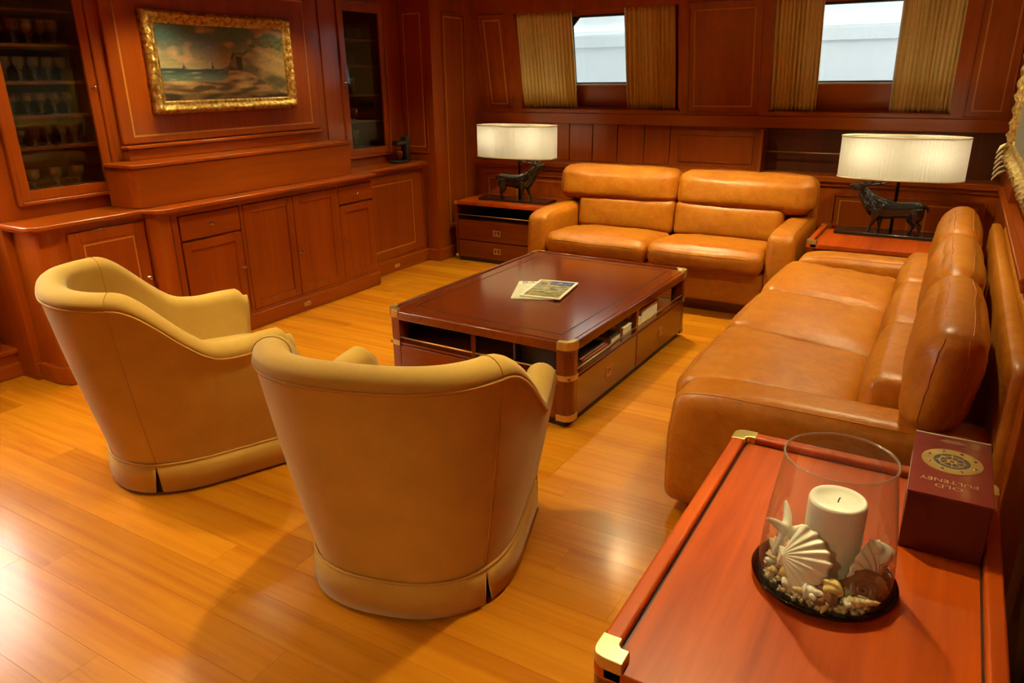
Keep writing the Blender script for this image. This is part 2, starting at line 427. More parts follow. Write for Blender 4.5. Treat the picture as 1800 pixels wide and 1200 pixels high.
# ---- far (window) wall: upper part leans into the room, lower part is a recessed ledge over a wainscot
wf = structure('wall_far')
nrm = math.hypot(1, 0.193)
TILT = Matrix(((1, 0, 0, 0), (0, -0.193/nrm, -1/nrm, 6.22), (0, 1/nrm, -0.193/nrm, 1.33), (0, 0, 0, 1)))   # u, v up the slope, w into the room
def v_of(z): return (z-1.33)*nrm
ZB, ZT, ZS = v_of(1.31), v_of(2.11), v_of(1.195)
W1 = (-3.54, -2.03); W2 = (-1.325, -0.075)
mb = MB()
def tb(mb, u0, u1, v0, v1, w0, w1): return mb.box(u0, u1, v0, v1, w0, w1, mat=TILT)
top = v_of(2.30)
tb(mb, -4.0, 0.40, ZT, top, -0.20, 0)
tb(mb, -4.0, W1[0], ZS, ZT, -0.20, 0); tb(mb, W1[1], W2[0], ZS, ZT, -0.20, 0); tb(mb, W2[1], 0.40, ZS, ZT, -0.20, 0)
mb.build('upper_panelling', 'cherry_z', wf)
mb = MB(); tb(mb, W1[0]-0.0, W1[1], ZS, ZB, -0.20, 0); tb(mb, W2[0], W2[1], ZS, ZB, -0.20, 0)
mb.build('sill_rail', 'cherry_x', wf)
mb = MB(); tb(mb, -4.0, 0.40, ZS, v_of(1.285), 0, 0.012); mb.build('sill_band', 'cherry_x', wf, bevel=0.004)
mb = MB(); tb(mb, W1[0], W1[1], ZB, ZB+0.012, -0.03, 0.016); tb(mb, W2[0], W2[1], ZB, ZB+0.012, -0.03, 0.016); mb.build('sill_lip', 'cherry_x', wf, bevel=0.004)
def upper_panel(u0, u1, z0, z1, mar=0.055):
    mb = MB(); v0, v1 = v_of(z0), v_of(z1)
    for (a, b, c, d) in ((u0-mar, u0-mar+0.014, v0-mar, v1+mar), (u1+mar-0.014, u1+mar, v0-mar, v1+mar), (u0-mar, u1+mar, v0-mar, v0-mar+0.014), (u0-mar, u1+mar, v1+mar-0.014, v1+mar)):
        tb(mb, a, b, c, d, 0, 0.010)
    mb.build('panel_moulding', 'cherry_z', wf, bevel=0.003)
    mb = MB()
    for (a, b, c, d) in ((u0, u0+0.010, v0, v1), (u1-0.010, u1, v0, v1), (u0, u1, v0, v0+0.010), (u0, u1, v1-0.010, v1)): tb(mb, a, b, c, d, 0, 0.0015)
    mb.build('inlay', 'inlay', wf)
upper_panel(-3.85, -3.675, 1.355, 2.07, 0.045); upper_panel(-1.915, -1.445, 1.35, 2.065); upper_panel(0.045, 0.225, 1.335, 2.065, 0.05)
# lower part
MB().box(-4.0, 0.40, 6.32, 6.42, 0, 1.30).build('back_panel', 'cherry_in', wf)
xs = [-3.98, -3.70, -3.45, -3.26, -3.07, -2.84, -2.60, -2.35, -2.12]
bm_ = {}
for a, b in zip(xs[:-1], xs[1:]):
    MB().box(a+0.003, b-0.003, 6.285, 6.32, 0.865, 1.20).build('board', 'cherry_z', wf, bevel=0.004)
mb = MB().box(-2.115, -1.335, 6.285, 6.32, 0.865, 1.20); mb.build('niche_panel', 'cherry_z', wf)
mb = MB(); frame_rect(mb, -2.05, -1.42, 0.90, 1.13, 0.012, 'y', 6.277, 6.285); mb.build('panel_moulding', 'cherry_z', wf, bevel=0.003)
MB().box(-4.0, 0.40, 6.07, 6.32, 0.82, 0.865).build('ledge', 'cherry_x', wf, bevel=0.008)
MB().box(-4.0, 0.40, 6.09, 6.11, 0.79, 0.82).build('ledge_moulding', 'cherry_x', wf, bevel=0.006)
MB().box(-4.0, 0.40, 6.11, 6.32, 0, 0.80).build('wainscot', 'cherry_z', wf)
for (a, b) in ((-3.86, -3.50), (-3.42, -2.75), (-0.72, -0.20), (-0.14, 0.22)):
    mb = MB(); frame_rect(mb, a-0.03, b+0.03, 0.25, 0.735, 0.014, 'y', 6.098, 6.11); mb.build('panel_moulding', 'cherry_z', wf, bevel=0.003)
    mb = MB(); frame_rect(mb, a+0.02, b-0.02, 0.30, 0.69, 0.008, 'y', 6.1075, 6.11); mb.build('inlay', 'inlay', wf)
MB().tube([(-1.33, 6.24, 1.015), (-0.10, 6.24, 1.015)], 0.007, 8).build('brass_rail', 'brass', wf)
MB().box(-1.335, -1.315, 6.12, 6.32, 0.865, 1.19).build('niche_cheek', 'cherry_z', wf)

# windows, set in the recesses of the leaning wall
def window(n, uo0, uo1, g0, g1, cham):
    w = structure('window_%d' % n)
    v0, v1 = v_of(1.505), v_of(2.045)
    mb = MB(); wa, wb = -0.17, -0.145
    tb(mb, uo0, uo1, ZB, v0-0.012, wa, wb); tb(mb, uo0, uo1, v1, ZT, wa, wb); tb(mb, uo0, g0, v0-0.012, v1, wa, wb); tb(mb, g1, uo1, v0-0.012, v1, wa, wb)
    mb.build('window_board', 'cherry_x', w)
    mb = MB(); r = 0.016                                   # black gasket with cut corners
    c = 0.075 if cham else 0.02
    pts = [(g0+c, v0), (g1-c, v0), (g1, v0+c), (g1, v1-c), (g1-c, v1), (g0+c, v1), (g0, v1-c), (g0, v0+c)] if False else [(g0, v0), (g1, v0), (g1, v1-c), (g1-c, v1), (g0+c, v1), (g0, v1-c)]
    P3 = [TILT @ Vector((a, b, -0.150)) for a, b in pts]
    mb.tube(P3, 0.011, 6, closed=True)
    if cham:
        for q in ([(g0, v1-c), (g0+c, v1), (g0, v1)], [(g1, v1), (g1-c, v1), (g1, v1-c)]):
            mb.prism([(a, b) for a, b in q], -0.165, -0.147, mat=TILT)
    mb.build('gasket', 'rubber', w)
    mb = MB(); tb(mb, g0, g1, v0-0.014, v0, -0.146, -0.128); mb.build('sill_strip', 'alu', w, bevel=0.003)
    mb = MB(); tb(mb, g0, g1, v0, v1, -0.163, -0.157); mb.build('pane', 'pane', w)
    mb = MB(); tb(mb, uo0, uo0+0.012, ZB, ZT, -0.145, 0.0); tb(mb, uo1-0.012, uo1, ZB, ZT, -0.145, 0.0); mb.build('jamb', 'cherry_z', w)
window(1, W1[0], W1[1], -3.035, -2.44, True)
window(2, W2[0], W2[1], -1.06, -0.40, False)

# ---- left side: corner block, panelling above the cabinets
wc = structure('wall_corner')
MB().box(-4.70, -3.97, 5.44, 6.42, 0, 2.25).build('corner_block', 'cherry_z', wc)
mb = MB(); frame_rect(mb, -4.255, -4.07, 1.015, 2.11, 0.009, 'y', 5.4375, 5.44); mb.build('inlay', 'inlay', wc)
mb = MB(); frame_rect(mb, 5.635, 5.915, 0.30, 2.09, 0.009, 'x', -3.97, -3.9675); mb.build('inlay', 'inlay', wc)
mb = MB(); frame_rect(mb, 5.60, 5.95, 0.26, 2.125, 0.012, 'x', -3.97, -3.962); mb.build('panel_moulding', 'cherry_z', wc, bevel=0.003)
mb = MB(); frame_rect(mb, -4.29, -4.035, 0.965, 2.15, 0.012, 'y', 5.432, 5.44); mb.build('panel_moulding', 'cherry_z', wc, bevel=0.003)
bb = structure('baseboard_corner')
MB().box(-4.12, -3.935, 5.405, 5.44, 0, 0.105).box(-3.97, -3.935, 5.44, 6.1, 0, 0.105).build('baseboard', 'cherry_x', bb, bevel=0.01)

wl = structure('wall_left')
XW = -4.30
mb = MB()
mb.box(-4.75, XW, 1.98, 5.44, 2.155, 2.25); mb.box(-4.75, XW, 1.98, 5.44, 0.0, 0.985)
mb.box(-4.75, XW, 1.98, 2.10, 0.985, 2.155); mb.box(-4.75, XW, 2.655, 4.675, 0.985, 2.155); mb.box(-4.75, XW, 5.215, 5.44, 0.985, 2.155)
mb.build('wall_panelling', 'cherry_z', wl)
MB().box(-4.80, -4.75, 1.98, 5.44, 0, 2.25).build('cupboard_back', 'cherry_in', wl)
# central field that carries the painting
MB().box(XW, -4.275, 2.735, 4.385, 1.235, 2.25).build('centre_field', 'cherry_z', wl, bevel=0.01)
mb = MB(); frame_rect(mb, 2.81, 4.30, 1.278, 2.132, 0.011, 'x', -4.275, -4.2735); mb.build('inlay', 'inlay', wl)
mb = MB(); mb.box(XW, -4.288, 4.47, 4.66, 0.985, 2.25); mb.box(XW, -4.288, 2.67, 2.70, 0.985, 2.25); mb.build('pilaster', 'cherry_z', wl, bevel=0.006)
# hall side: raised platform, column and the wall with the bright window
MB().box(-4.86, -4.75, -2.0, 0.55, 0, 2.25).box(-4.86, -4.75, 1.96, 1.98, 0, 2.25).box(-4.86, -4.75, 0.55, 1.96, 0, 0.98).box(-4.86, -4.75, 0.55, 1.96, 1.95, 2.25).build('hall_panelling', 'cherry_z', wl)
w3 = structure('window_3')
mb = MB(); frame_rect(mb, 0.55, 1.96, 0.98, 1.95, 0.04, 'x', -4.84, -4.74); mb.build('window_frame', 'cherry_z', w3, bevel=0.006)
MB().box(-4.81, -4.804, 0.59, 1.92, 1.02, 1.91).build('pane', 'pane', w3)
st = structure('trim_1')
MB().box(-4.75, -4.475, -2.0, 2.06, 0, 0.135).build('step', 'cherry_y', st)
MB().box(-4.75, -4.455, -2.0, 2.065, 0.135, 0.168).build('step_tread', 'cherry_y', st, bevel=0.008)
MB().box(-4.48, -4.448, -2.0, 2.04, 0, 0.082).build('baseboard', 'cherry_y', st, bevel=0.008)
MB().lathe([(0.10, 0.168), (0.10, 0.20), (0.085, 0.215), (0.085, 2.25)], 28, Matrix.Translation((-4.60, 1.86, 0))).build('column', 'cherry_z', st)
MB().lathe([(0.088, 0.285), (0.091, 0.290), (0.088, 0.295)], 28, Matrix.Translation((-4.60, 1.86, 0))).build('brass_ring', 'brass', st)

# ================================================================== FITTED CABINETS ALONG THE LEFT WALL
def knob(parent, x, y, z, r=0.0135):
    mb = MB(); mt = Matrix.Translation((x, y, z)) @ Matrix.Rotation(PI/2, 4, 'Y')
    mb.lathe([(0.0, 0.0), (r*0.95, 0.0), (r*0.95, 0.003), (r*0.42, 0.006), (r*0.42, 0.012), (r*0.9, 0.016), (r, 0.021), (r*0.75, 0.026), (0, 0.028)], 14, mt)
    return mb.build('knob', 'chrome', parent, world=True)
def door(parent, x, y0, y1, z0, z1, name='door', ky=None, kz=None, inlay=False, pane=False, st=0.055):
    mb = MB(); frame_rect(mb, y0, y1, z0, z1, st, 'x', x-0.020, x)
    d = mb.build(name, 'cherry_z', parent, bevel=0.003, world=True)
    if pane:
        MB().box(x-0.014, x-0.010, y0+st, y1-st, z0+st, z1-st).build('pane', 'cabglass', d, world=True)
    else:
        mb = MB()
        if inlay:
            mb.box(x-0.020, x-0.003, y0+st, y1-st, z0+st, z1-st)
        else:
            mb.box(x-0.020, x-0.010, y0+st, y1-st, z0+st, z1-st)
        mb.build('panel', 'cherry_z', d, world=True)
        if inlay:
            mb = MB(); frame_rect(mb, y0+st+0.01, y1-st-0.01, z0+st+0.012, z1-st-0.012, 0.008, 'x', x-0.004, x-0.0015); mb.build('inlay', 'inlay', d, world=True)
    if ky is not None: knob(d, x, ky, kz)
    return d
def drawer(parent, x, y0, y1, z0, z1):
    d = MB().box(x-0.02, x, y0, y1, z0, z1).build('drawer', 'cherry_y', parent, bevel=0.004, world=True)
    knob(d, x, (y0+y1)/2, (z0+z1)/2); return d
XF = -3.93
def cabinet(label, y0, y1, xf):
    c = thing('base_cabinet', label, 'cabinet', ((xf-4.29)/2, (y0+y1)/2, 0.0), group='fitted base cabinets')
    mb = MB(); mb.box(-4.295, xf-0.021, y0, y1, 0.105, 0.862)
    mb.build('body', 'cherry_z', c, world=True)
    mb = MB(); g = 0.012                                   # face frame between the doors
    mb.box(xf-0.021, xf-0.004, y0, y0+g, 0.105, 0.862); mb.box(xf-0.021, xf-0.004, y1-g, y1, 0.105, 0.862)
    mb.box(xf-0.021, xf-0.004, y0+g, y1-g, 0.838, 0.862); mb.box(xf-0.021, xf-0.004, y0+g, y1-g, 0.105, 0.125)
    mb.build('face_frame', 'cherry_z', c, world=True); return c
c = cabinet('fitted wooden base cabinet with one drawer over a door, beside the rounded corner column', 2.755, 3.235, XF)
drawer(c, XF, 2.775, 3.215, 0.685, 0.832); door(c, XF, 2.775, 3.215, 0.128, 0.672, ky=3.190, kz=0.44)
c = cabinet('fitted wooden base cabinet with a pair of tall doors under the mantel ledge', 3.235, 4.125, XF)
door(c, XF, 3.25, 3.678, 0.128, 0.832); door(c, XF, 3.684, 4.11, 0.128, 0.832, ky=3.712, kz=0.43)
c = cabinet('fitted wooden base cabinet with one drawer over a door, beside the inlaid right cabinet', 4.125, 4.525, XF)
drawer(c, XF, 4.14, 4.51, 0.705, 0.832); door(c, XF, 4.14, 4.51, 0.128, 0.692, ky=4.168, kz=0.43)
c = cabinet('set-back fitted base cabinet with a pale inlaid door, below the small black device', 4.525, 5.40, -4.08)
door(c, -4.08, 4.56, 5.30, 0.128, 0.832, inlay=True, ky=4.60, kz=0.50, st=0.06)
# left unit with rounded ends
c = thing('base_cabinet', 'fitted base cabinet with rounded corner and inlaid door behind the left armchair', 'cabinet', (-4.16, 2.35, 0), group='fitted base cabinets')
def rounded(xf, y0, y1, r, xb, left=True, right=False, n=8):
    pts = [(xb, y1)] if not right else [(xb, y1)]
    pts = [(xb, y1), (xb, y0)]
    if left: pts += [(xf-r+r*math.sin(a), y0+r-r*math.cos(a)) for a in [PI/2*i/n for i in range(n+1)]]
    else: pts += [(xf, y0)]
    if right: pts += [(xf-r+r*math.cos(a), y1-r+r*math.sin(a)) for a in [PI/2*i/n for i in range(n+1)]]
    else: pts += [(xf, y1)]
    return pts
MB().prism(rounded(-4.03, 2.02, 2.62, 0.10, -4.295), 0.105, 0.862).build('body', 'cherry_z', c, world=True)
door(c, -4.012, 2.16, 2.60, 0.128, 0.832, inlay=True, ky=2.575, kz=0.50, st=0.06)
c = thing('base_cabinet', 'narrow rounded corner column between the left and middle base cabinets', 'cabinet', (-4.1, 2.69, 0), group='fitted base cabinets')
MB().prism(rounded(-3.925, 2.62, 2.755, 0.09, -4.295), 0.105, 0.862).build('body', 'cherry_z', c, world=True)
mb = MB().box(-3.93, -3.9235, 2.715, 2.719, 0.12, 0.85); mb.build('inlay', 'ebony_and_shadow', c, world=True)

# one continuous worktop over all of them
def top_outline(off):
    r = 0.085
    p = [(-4.297, 1.965-off)]
    x1 = -3.985+off; y0 = 1.965-off
    p += [(x1-r+r*math.sin(a), y0+r-r*math.cos(a)) for a in [PI/2*i/8 for i in range(9)]]
    p += [(x1, 2.585-off)]
    x2 = -3.88+off
    p += [(x2-0.07+0.07*math.sin(a), 2.60-off+0.07-0.07*math.cos(a)) for a in [PI/2*i/8 for i in range(1, 9)]]
    p += [(x2, 4.53+off), (x2-0.13, 4.56+off), (-4.03+off, 4.57+off), (-4.03+off, 5.405), (-4.297, 5.405)]
    return p
wt = thing('worktop', 'long polished wooden worktop running over all the fitted base cabinets', 'worktop', (-4.1, 3.7, 0.862))
MB().prism(top_outline(0.0), 0.872, 0.900).build('top', 'cherry_y', wt, bevel=0.010, seg=3, world=True)
MB().prism(top_outline(-0.012), 0.862, 0.872).build('moulding', 'cherry_y', wt, world=True)
# baseboard with little step lights
bl = structure('baseboard_left')
mb = MB()
mb.prism([(-4.29, 2.0), (-4.13, 2.0), (-4.05, 2.025), (-4.015, 2.08), (-4.01, 2.60), (-3.95, 2.60), (-3.92, 2.65), (-3.915, 4.53), (-4.065, 4.56), (-4.065, 5.405), (-4.29, 5.405)], 0.0, 0.105)
mb.build('baseboard', 'cherry_y', bl, bevel=0.008)
MB().box(-4.47, -4.29, 1.985, 2.02, 0, 0.10).build('baseboard', 'cherry_x', bl, bevel=0.008)
for (x, y) in ((-3.915, 3.70), (-4.065, 4.93)):
    mb = MB(); mt = Matrix.Translation((x, y, 0.052)) @ Matrix.Rotation(PI/2, 4, 'Y')
    pts = [(0.016*math.cos(a), 0.014*math.sin(a)+(0.022 if math.sin(a) > 0 else -0.022)) for a in [2*PI*i/20 for i in range(20)]]
    mb.prism(pts, 0, 0.006, mt); mb.build('vent_plate', 'brass_dull', bl, bevel=0.002)

# mantel ledge over the worktop
ml = thing('mantel_ledge', 'long boxed wooden ledge with rounded left end under the painting', 'ledge', (-4.15, 3.5, 0.90))
MB().prism(rounded(-4.005, 2.585, 4.385, 0.06, -4.268, True, False), 0.901, 1.125).build('body', 'cherry_y', ml, bevel=0.004, world=True)
MB().prism(rounded(-3.995, 2.575, 4.39, 0.07, -4.268, True, False), 1.125, 1.150).build('top', 'cherry_y', ml, bevel=0.008, seg=3, world=True)
MB().box(-4.272, -4.215, 2.72, 4.345, 1.150, 1.215).box(-4.272, -4.20, 2.71, 4.36, 1.215, 1.235).build('back_moulding', 'cherry_y', ml, bevel=0.006, world=True)

# ------------------------------------------------------------------ glass-fronted display cabinets and their glasses
def display(label, y0, y1, knob_y, shelves, st=0.055):
    c = thing('display_cabinet', label, 'cabinet', (-4.4, (y0+y1)/2, 0.985))
    mb = MB(); mb.box(-4.745, -4.735, y0, y1, 0.99, 2.15); mb.box(-4.735, -4.305, y0, y0+0.012, 0.99, 2.15); mb.box(-4.735, -4.305, y1-0.012, y1, 0.99, 2.15)
    mb.box(-4.735, -4.305, y0+0.012, y1-0.012, 0.99, 1.035); mb.box(-4.735, -4.305, y0+0.012, y1-0.012, 2.135, 2.15)
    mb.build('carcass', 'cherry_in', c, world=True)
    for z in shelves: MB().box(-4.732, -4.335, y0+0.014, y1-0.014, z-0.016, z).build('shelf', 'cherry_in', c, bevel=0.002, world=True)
    d = door(c, -4.285, y0, y1, 0.99, 2.15, pane=True, st=st)
    knob(d, -4.285, knob_y, 1.565, 0.012)
    mb = MB(); frame_rect(mb, y0-0.022, y1+0.022, 0.968, 2.172, 0.022, 'x', -4.298, -4.273); mb.build('surround', 'cherry_z', c, bevel=0.007, world=True)
    return c
LS = [1.262, 1.425, 1.602, 1.79, 1.965]
display('tall glass-fronted cabinet full of stemmed glasses, left of the painting', 2.105, 2.65, 2.622, LS)
RS = [1.26, 1.47, 1.70, 1.90]
display('glass-fronted cabinet with a few tumblers, right of the painting', 4.68, 5.21, 4.703, RS)
def goblet_prof(h, r):
    return [(0, 0), (r*0.85, 0), (r*0.85, 0.003), (0.010, 0.008), (0.006, 0.02), (0.012, h*0.24), (0.006, h*0.30), (0.013, h*0.36), (0.008, h*0.42),
            (r*0.55, h*0.50), (r*0.92, h*0.66), (r, h*0.85), (r*0.97, h), (r*0.92, h), (r*0.94, h*0.85), (r*0.86, h*0.67), (r*0.4, h*0.53), (0, h*0.5)]
def tumbler_prof(h, r):
    return [(0, 0), (r*0.8, 0), (r*0.86, 0.01), (r, h), (r*0.93, h), (r*0.80, 0.012), (0, 0.012)]
ORD = ['first', 'second', 'third', 'fourth', 'fifth', 'sixth', 'seventh']
def glassware(kind, h, r, spots, group, lab):
    pf = goblet_prof(h, r) if kind == 'goblet' else tumbler_prof(h, r)
    me = MB().lathe(pf, 11, smooth=(kind != 'goblet')).mesh(kind); me.materials.append(M['crystal'])
    for k, (x, y, z) in enumerate(spots):
        o = bpy.data.objects.new(kind if kind == 'tumbler' else 'stemmed_glass', me); COL.objects.link(o); o.location = (x, y, z+0.0005); o.rotation_euler = (0, 0, k*0.7)
        tag(o, lab(k), 'glass', group)
names = ['lowest', 'second lowest', 'middle', 'second highest', 'highest']
for s, z in enumerate([1.036] + LS):
    h = (0.105, 0.105, 0.118, 0.125, 0.125, 0.125)[s]
    shelf = ['bottom board', 'lowest shelf', 'second lowest shelf', 'middle shelf', 'second highest shelf', 'top shelf'][s]
    n = 3 if s == 0 else 5
    ys = [2.19+0.375*(i+0.5)/n + random.uniform(-0.004, 0.004) for i in range(n)]
    for row, x in (('front', -4.40), ('back', -4.53)):
        if s == 0 and row == 'back': continue
        glassware('goblet', h, 0.031 if s else 0.036, [(x+random.uniform(-0.006, 0.006), yy+(0.012 if row == 'back' else 0), z) for yy in ys], 'stemmed glasses in the left cabinet',
                  lambda k, row=row, shelf=shelf: '%s stemmed glass from the left, %s row, %s of tall left cabinet' % (ORD[k], row, shelf))
for s, z in enumerate([1.036] + RS):
    kind, h, r = [('goblet', 0.15, 0.028), ('goblet', 0.10, 0.033), ('tumbler', 0.13, 0.028), ('tumbler', 0.10, 0.034), ('tumbler', 0.08, 0.032)][s]
    shelf = ['bottom board', 'lowest shelf', 'second lowest shelf', 'second highest shelf', 'top shelf'][s]
    ys = [4.81, 4.93] if s < 4 else [4.82, 4.93, 5.04]
    glassware(kind, h, r, [(-4.42, yy, z) for yy in ys], 'glasses in the right cabinet',
              lambda k, shelf=shelf, kind=kind: '%s %s from the left, %s of right glass cabinet' % (ORD[k], 'clear tumbler' if kind == 'tumbler' else 'stemmed glass', shelf))

# ------------------------------------------------------------------ painting
def seascape(co):
    u = (co.y-3.035)/(4.045-3.035); v = (co.z-1.475)/(1.925-1.475)
    n = nz(u*5, v*4, 1.3)*0.6 + nz(u*12, v*10, 4.1)*0.4; f = nz(u*40, v*40, 2.2)
    hor = 0.43
    top = 0.45 + 0.20*sm((u-0.50)/0.06) + 0.22*sm((u-0.62)/0.16) + 0.03*nz(u*14, 3.0) - 0.06*sm((u-0.90)/0.10)
    lowr = 0.40 - 0.34*sm((u-0.60)/0.40)
    if u > 0.47 and v < top and v > lowr:
        t = (v-lowr)/(top-lowr+1e-4)
        c = Vector((0.20, 0.125, 0.05)).lerp(Vector((0.07, 0.055, 0.022)), sm(0.5+n*1.8))
        if t > 0.80 and u > 0.6: c = Vector((0.055, 0.062, 0.022)).lerp(Vector((0.10, 0.095, 0.035)), sm(0.5+f))
        if u > 0.66 and t < 0.80: c = c.lerp(Vector((0.34, 0.205, 0.07)), 0.75*sm(0.45+nz(u*8+v*9, v*2)*1.5)*sm((u-0.66)/0.12))
        if u < 0.60: c = Vector((0.12, 0.08, 0.045)).lerp(Vector((0.035, 0.028, 0.02)), sm(0.45+nz(u*22, v*9)*1.4))
        if 0.575 < u < 0.625 and v < 0.60 and v > hor-0.03: c = Vector((0.025, 0.02, 0.016))
    elif v > hor:
        t = (v-hor)/(1-hor)
        c = Vector((0.26, 0.20, 0.10)).lerp(Vector((0.050, 0.090, 0.085)), sm(t*1.35))
        cl = n*1.5 + 0.50*math.exp(-((t-0.40)/0.25)**2)
        c = c.lerp(Vector((0.36, 0.215, 0.115)), sm((cl-0.20)*2.6)*0.85)
        c = c.lerp(Vector((0.10, 0.095, 0.07)), sm((nz(u*6, v*6, 9.0)-0.05)*3)*0.6*t)
    elif v > 0.27 and u < 0.50 - 0.8*max(0, 0.33-v):
        t = (hor-v)/0.16
        c = Vector((0.012, 0.028, 0.032)).lerp(Vector((0.085, 0.115, 0.085)), sm(t)); c = c.lerp(Vector((0.28, 0.25, 0.17)), sm(nz(u*6, v*46)*2.2-0.65))
    else:
        c = Vector((0.24, 0.135, 0.05)).lerp(Vector((0.055, 0.034, 0.016)), sm(0.45+nz(u*7, v*17)*1.6)); c = c.lerp(Vector((0.36, 0.235, 0.09)), sm(nz(u*4, v*11, 5)*2-0.35))
        if (u-0.30)**2*9+(v-0.17)**2*60 < 0.06+0.05*nz(u*20, v*20): c = Vector((0.045, 0.028, 0.015))
        if v < 0.10: c *= 0.5
    for (su, sv, sh) in ((0.17, hor, 0.06), (0.385, hor, 0.09)):
        if abs(u-su) < 0.003+0.006*(1-(v-sv)/sh) and sv < v < sv+sh: c = Vector((0.045, 0.035, 0.025))
    c = c*1.45*(1+0.25*f); return (max(0, c.x), max(0, c.y), max(0, c.z))
pt = thing('framed_painting', 'oil seascape with cliffs and clouds in an ornate carved gold frame', 'painting', (-4.25, 3.54, 1.40))
rows = [[(-4.243, 3.03+1.02*i/150, 1.47+0.46*j/80) for i in range(151)] for j in range(81)]
o = MB().grid(rows).build('canvas', 'oil', pt, world=True); vpaint(o, seascape)
def carved_frame(mb, a0, a1, b0, b1, prof, toworld, step=0.012, carve=0.006, per=0.045):
    """sweep a profile (d outward from inner edge, h height) round a rectangle with carved ripples"""
    corners = [(a0, b0, -1, -1), (a1, b0, 1, -1), (a1, b1, 1, 1), (a0, b1, -1, 1)]
    loop = []
    for k in range(4):
        (xa, ya, sa, ta), (xb, yb, sb, tb_) = corners[k], corners[(k+1) % 4]
        n = max(2, int(math.hypot(xb-xa, yb-ya)/step))
        for i in range(n):
            t = i/n; loop.append((xa+(xb-xa)*t, ya+(yb-ya)*t, sa+(sb-sa)*t, ta+(tb_-ta)*t, (k, t*math.hypot(xb-xa, yb-ya))))
    rows = []
    for (d, h, cv) in prof:
        r = []
        for (x, y_, sx_, sy_, (k, L)) in loop:
            if k in (0, 2): ox, oy = sx_*d, (-1 if k == 0 else 1)*d
            else: ox, oy = (1 if k == 1 else -1)*d, sy_*d
            rip = cv*carve*(0.6*math.sin(2*PI*L/per + d*60) + 0.9*nz(x*38, y_*38, d*60))
            r.append(toworld(x+ox, y_+oy, h+rip))
        rows.append(r)
    mb.grid(rows, closed=True); return mb
PROF = [(-0.004, 0.0, 0), (-0.004, 0.012, 0), (0.012, 0.016, 0.2), (0.018, 0.011, 0.2), (0.024, 0.018, 1), (0.034, 0.030, 1.6), (0.046, 0.038, 1.8), (0.057, 0.032, 1.6), (0.064, 0.020, 0.8), (0.070, 0.016, 0.3), (0.074, 0.0, 0), (0.074, -0.022, 0)]
mb = MB(); carved_frame(mb, 3.035, 4.045, 1.475, 1.925, PROF, lambda a, b, h: (-4.250+h, a, b)); mb.build('frame', 'gilt', pt, world=True, fix=True)
MB().box(-4.272, -4.246, 2.972, 4.108, 1.412, 1.988).build('backing', 'cherry_in', pt, world=True)

pr = thing('framed_picture', 'large gold-framed picture seen edge-on at the right wall above the sofa', 'painting', (0.30, 4.3, 1.03))
def greypic(co):
    n = nz(co.y*7, co.z*7)*0.5+0.5; return (0.13+0.10*n, 0.13+0.09*n, 0.11+0.07*n)
rows = [[(0.278, 3.2+1.95*i/60, 1.16+0.80*j/30) for i in range(61)] for j in range(31)]
o = MB().grid(rows).build('canvas', 'oil', pr, world=True); vpaint(o, greypic)
P2 = [(d*1.35, h*1.2, c*1.2) for d, h, c in PROF]
mb = MB(); carved_frame(mb, 3.23, 5.12, 1.20, 1.93, P2, lambda a, b, h: (0.285-h, a, b), 0.014, 0.006, 0.06); mb.build('frame', 'gilt', pr, world=True, fix=True)
MB().box(0.280, 0.334, 3.11, 5.24, 1.08, 2.05).build('backing', 'cherry_in', pr, world=True)
mb = MB()
for k in range(6):
    t = k/5
    mb.tube([(0.262, 5.215-0.02*t, 1.205-0.15*t), (0.225, 5.205-0.02*t, 1.185-0.15*t), (0.205, 5.185-0.02*t, 1.150-0.15*t)], [0.012, 0.013, 0.004], 8)
mb.build('corner_ornament', 'shade_trim', pr, world=True)

# ------------------------------------------------------------------ curtains
def curtain(label, u0, u1, periods, seed, lining=False, lean=0.0):
    rnd = random.Random(seed); ph = [rnd.uniform(0, 6.28) for _ in range(4)]
    v0, v1 = v_of(1.318), v_of(2.105); rows = []
    N, K = periods*8, 16
    for j in range(K+1):
        t = j/K; v = v0+(v1-v0)*t; r = []
        for i in range(N+1):
            s = i/N; q = s + 0.010*math.sin(2*PI*3*s+ph[0]) + 0.006*math.sin(7*s+4*t+ph[1])
            amp = 0.016*(0.75+0.35*math.sin(2*PI*1.7*s+ph[2]))*(0.75+0.25*(1-t))
            w = -0.055+amp*math.sin(2*PI*periods*q+ph[3]*0.2) + 0.005*math.sin(5*t+9*s)
            uu = u0+(u1-u0)*s + 0.004*math.sin(2*PI*periods*s*2+ph[1]) + lean*(t-0.5)*s
            r.append(TILT @ Vector((uu, v, w)))
        rows.append(r)
    o = MB().grid(rows).build('curtain', 'curtain')
    m = o.modifiers.new('thick', 'SOLIDIFY'); m.thickness = 0.003
    tag(o, label, 'curtain', 'pleated window curtains')
    if lining:
        mb = MB(); tb(mb, u0-0.010, u0+0.004, v0, v1, -0.125, -0.060); mb.build('lining', 'alu', o, bevel=0.003)
curtain('pleated tan curtain at the left edge of the first window', -3.525, -2.99, 15, 1)
curtain('pleated tan curtain at the right edge of the first window', -2.51, -2.085, 12, 2, True)
curtain('pleated tan curtain at the left edge of the second window, behind the stag lamp', -1.31, -0.98, 11, 3)
curtain('pleated tan curtain at the right edge of the second window, nearest the gold frame', -0.465, -0.09, 13, 4, True)

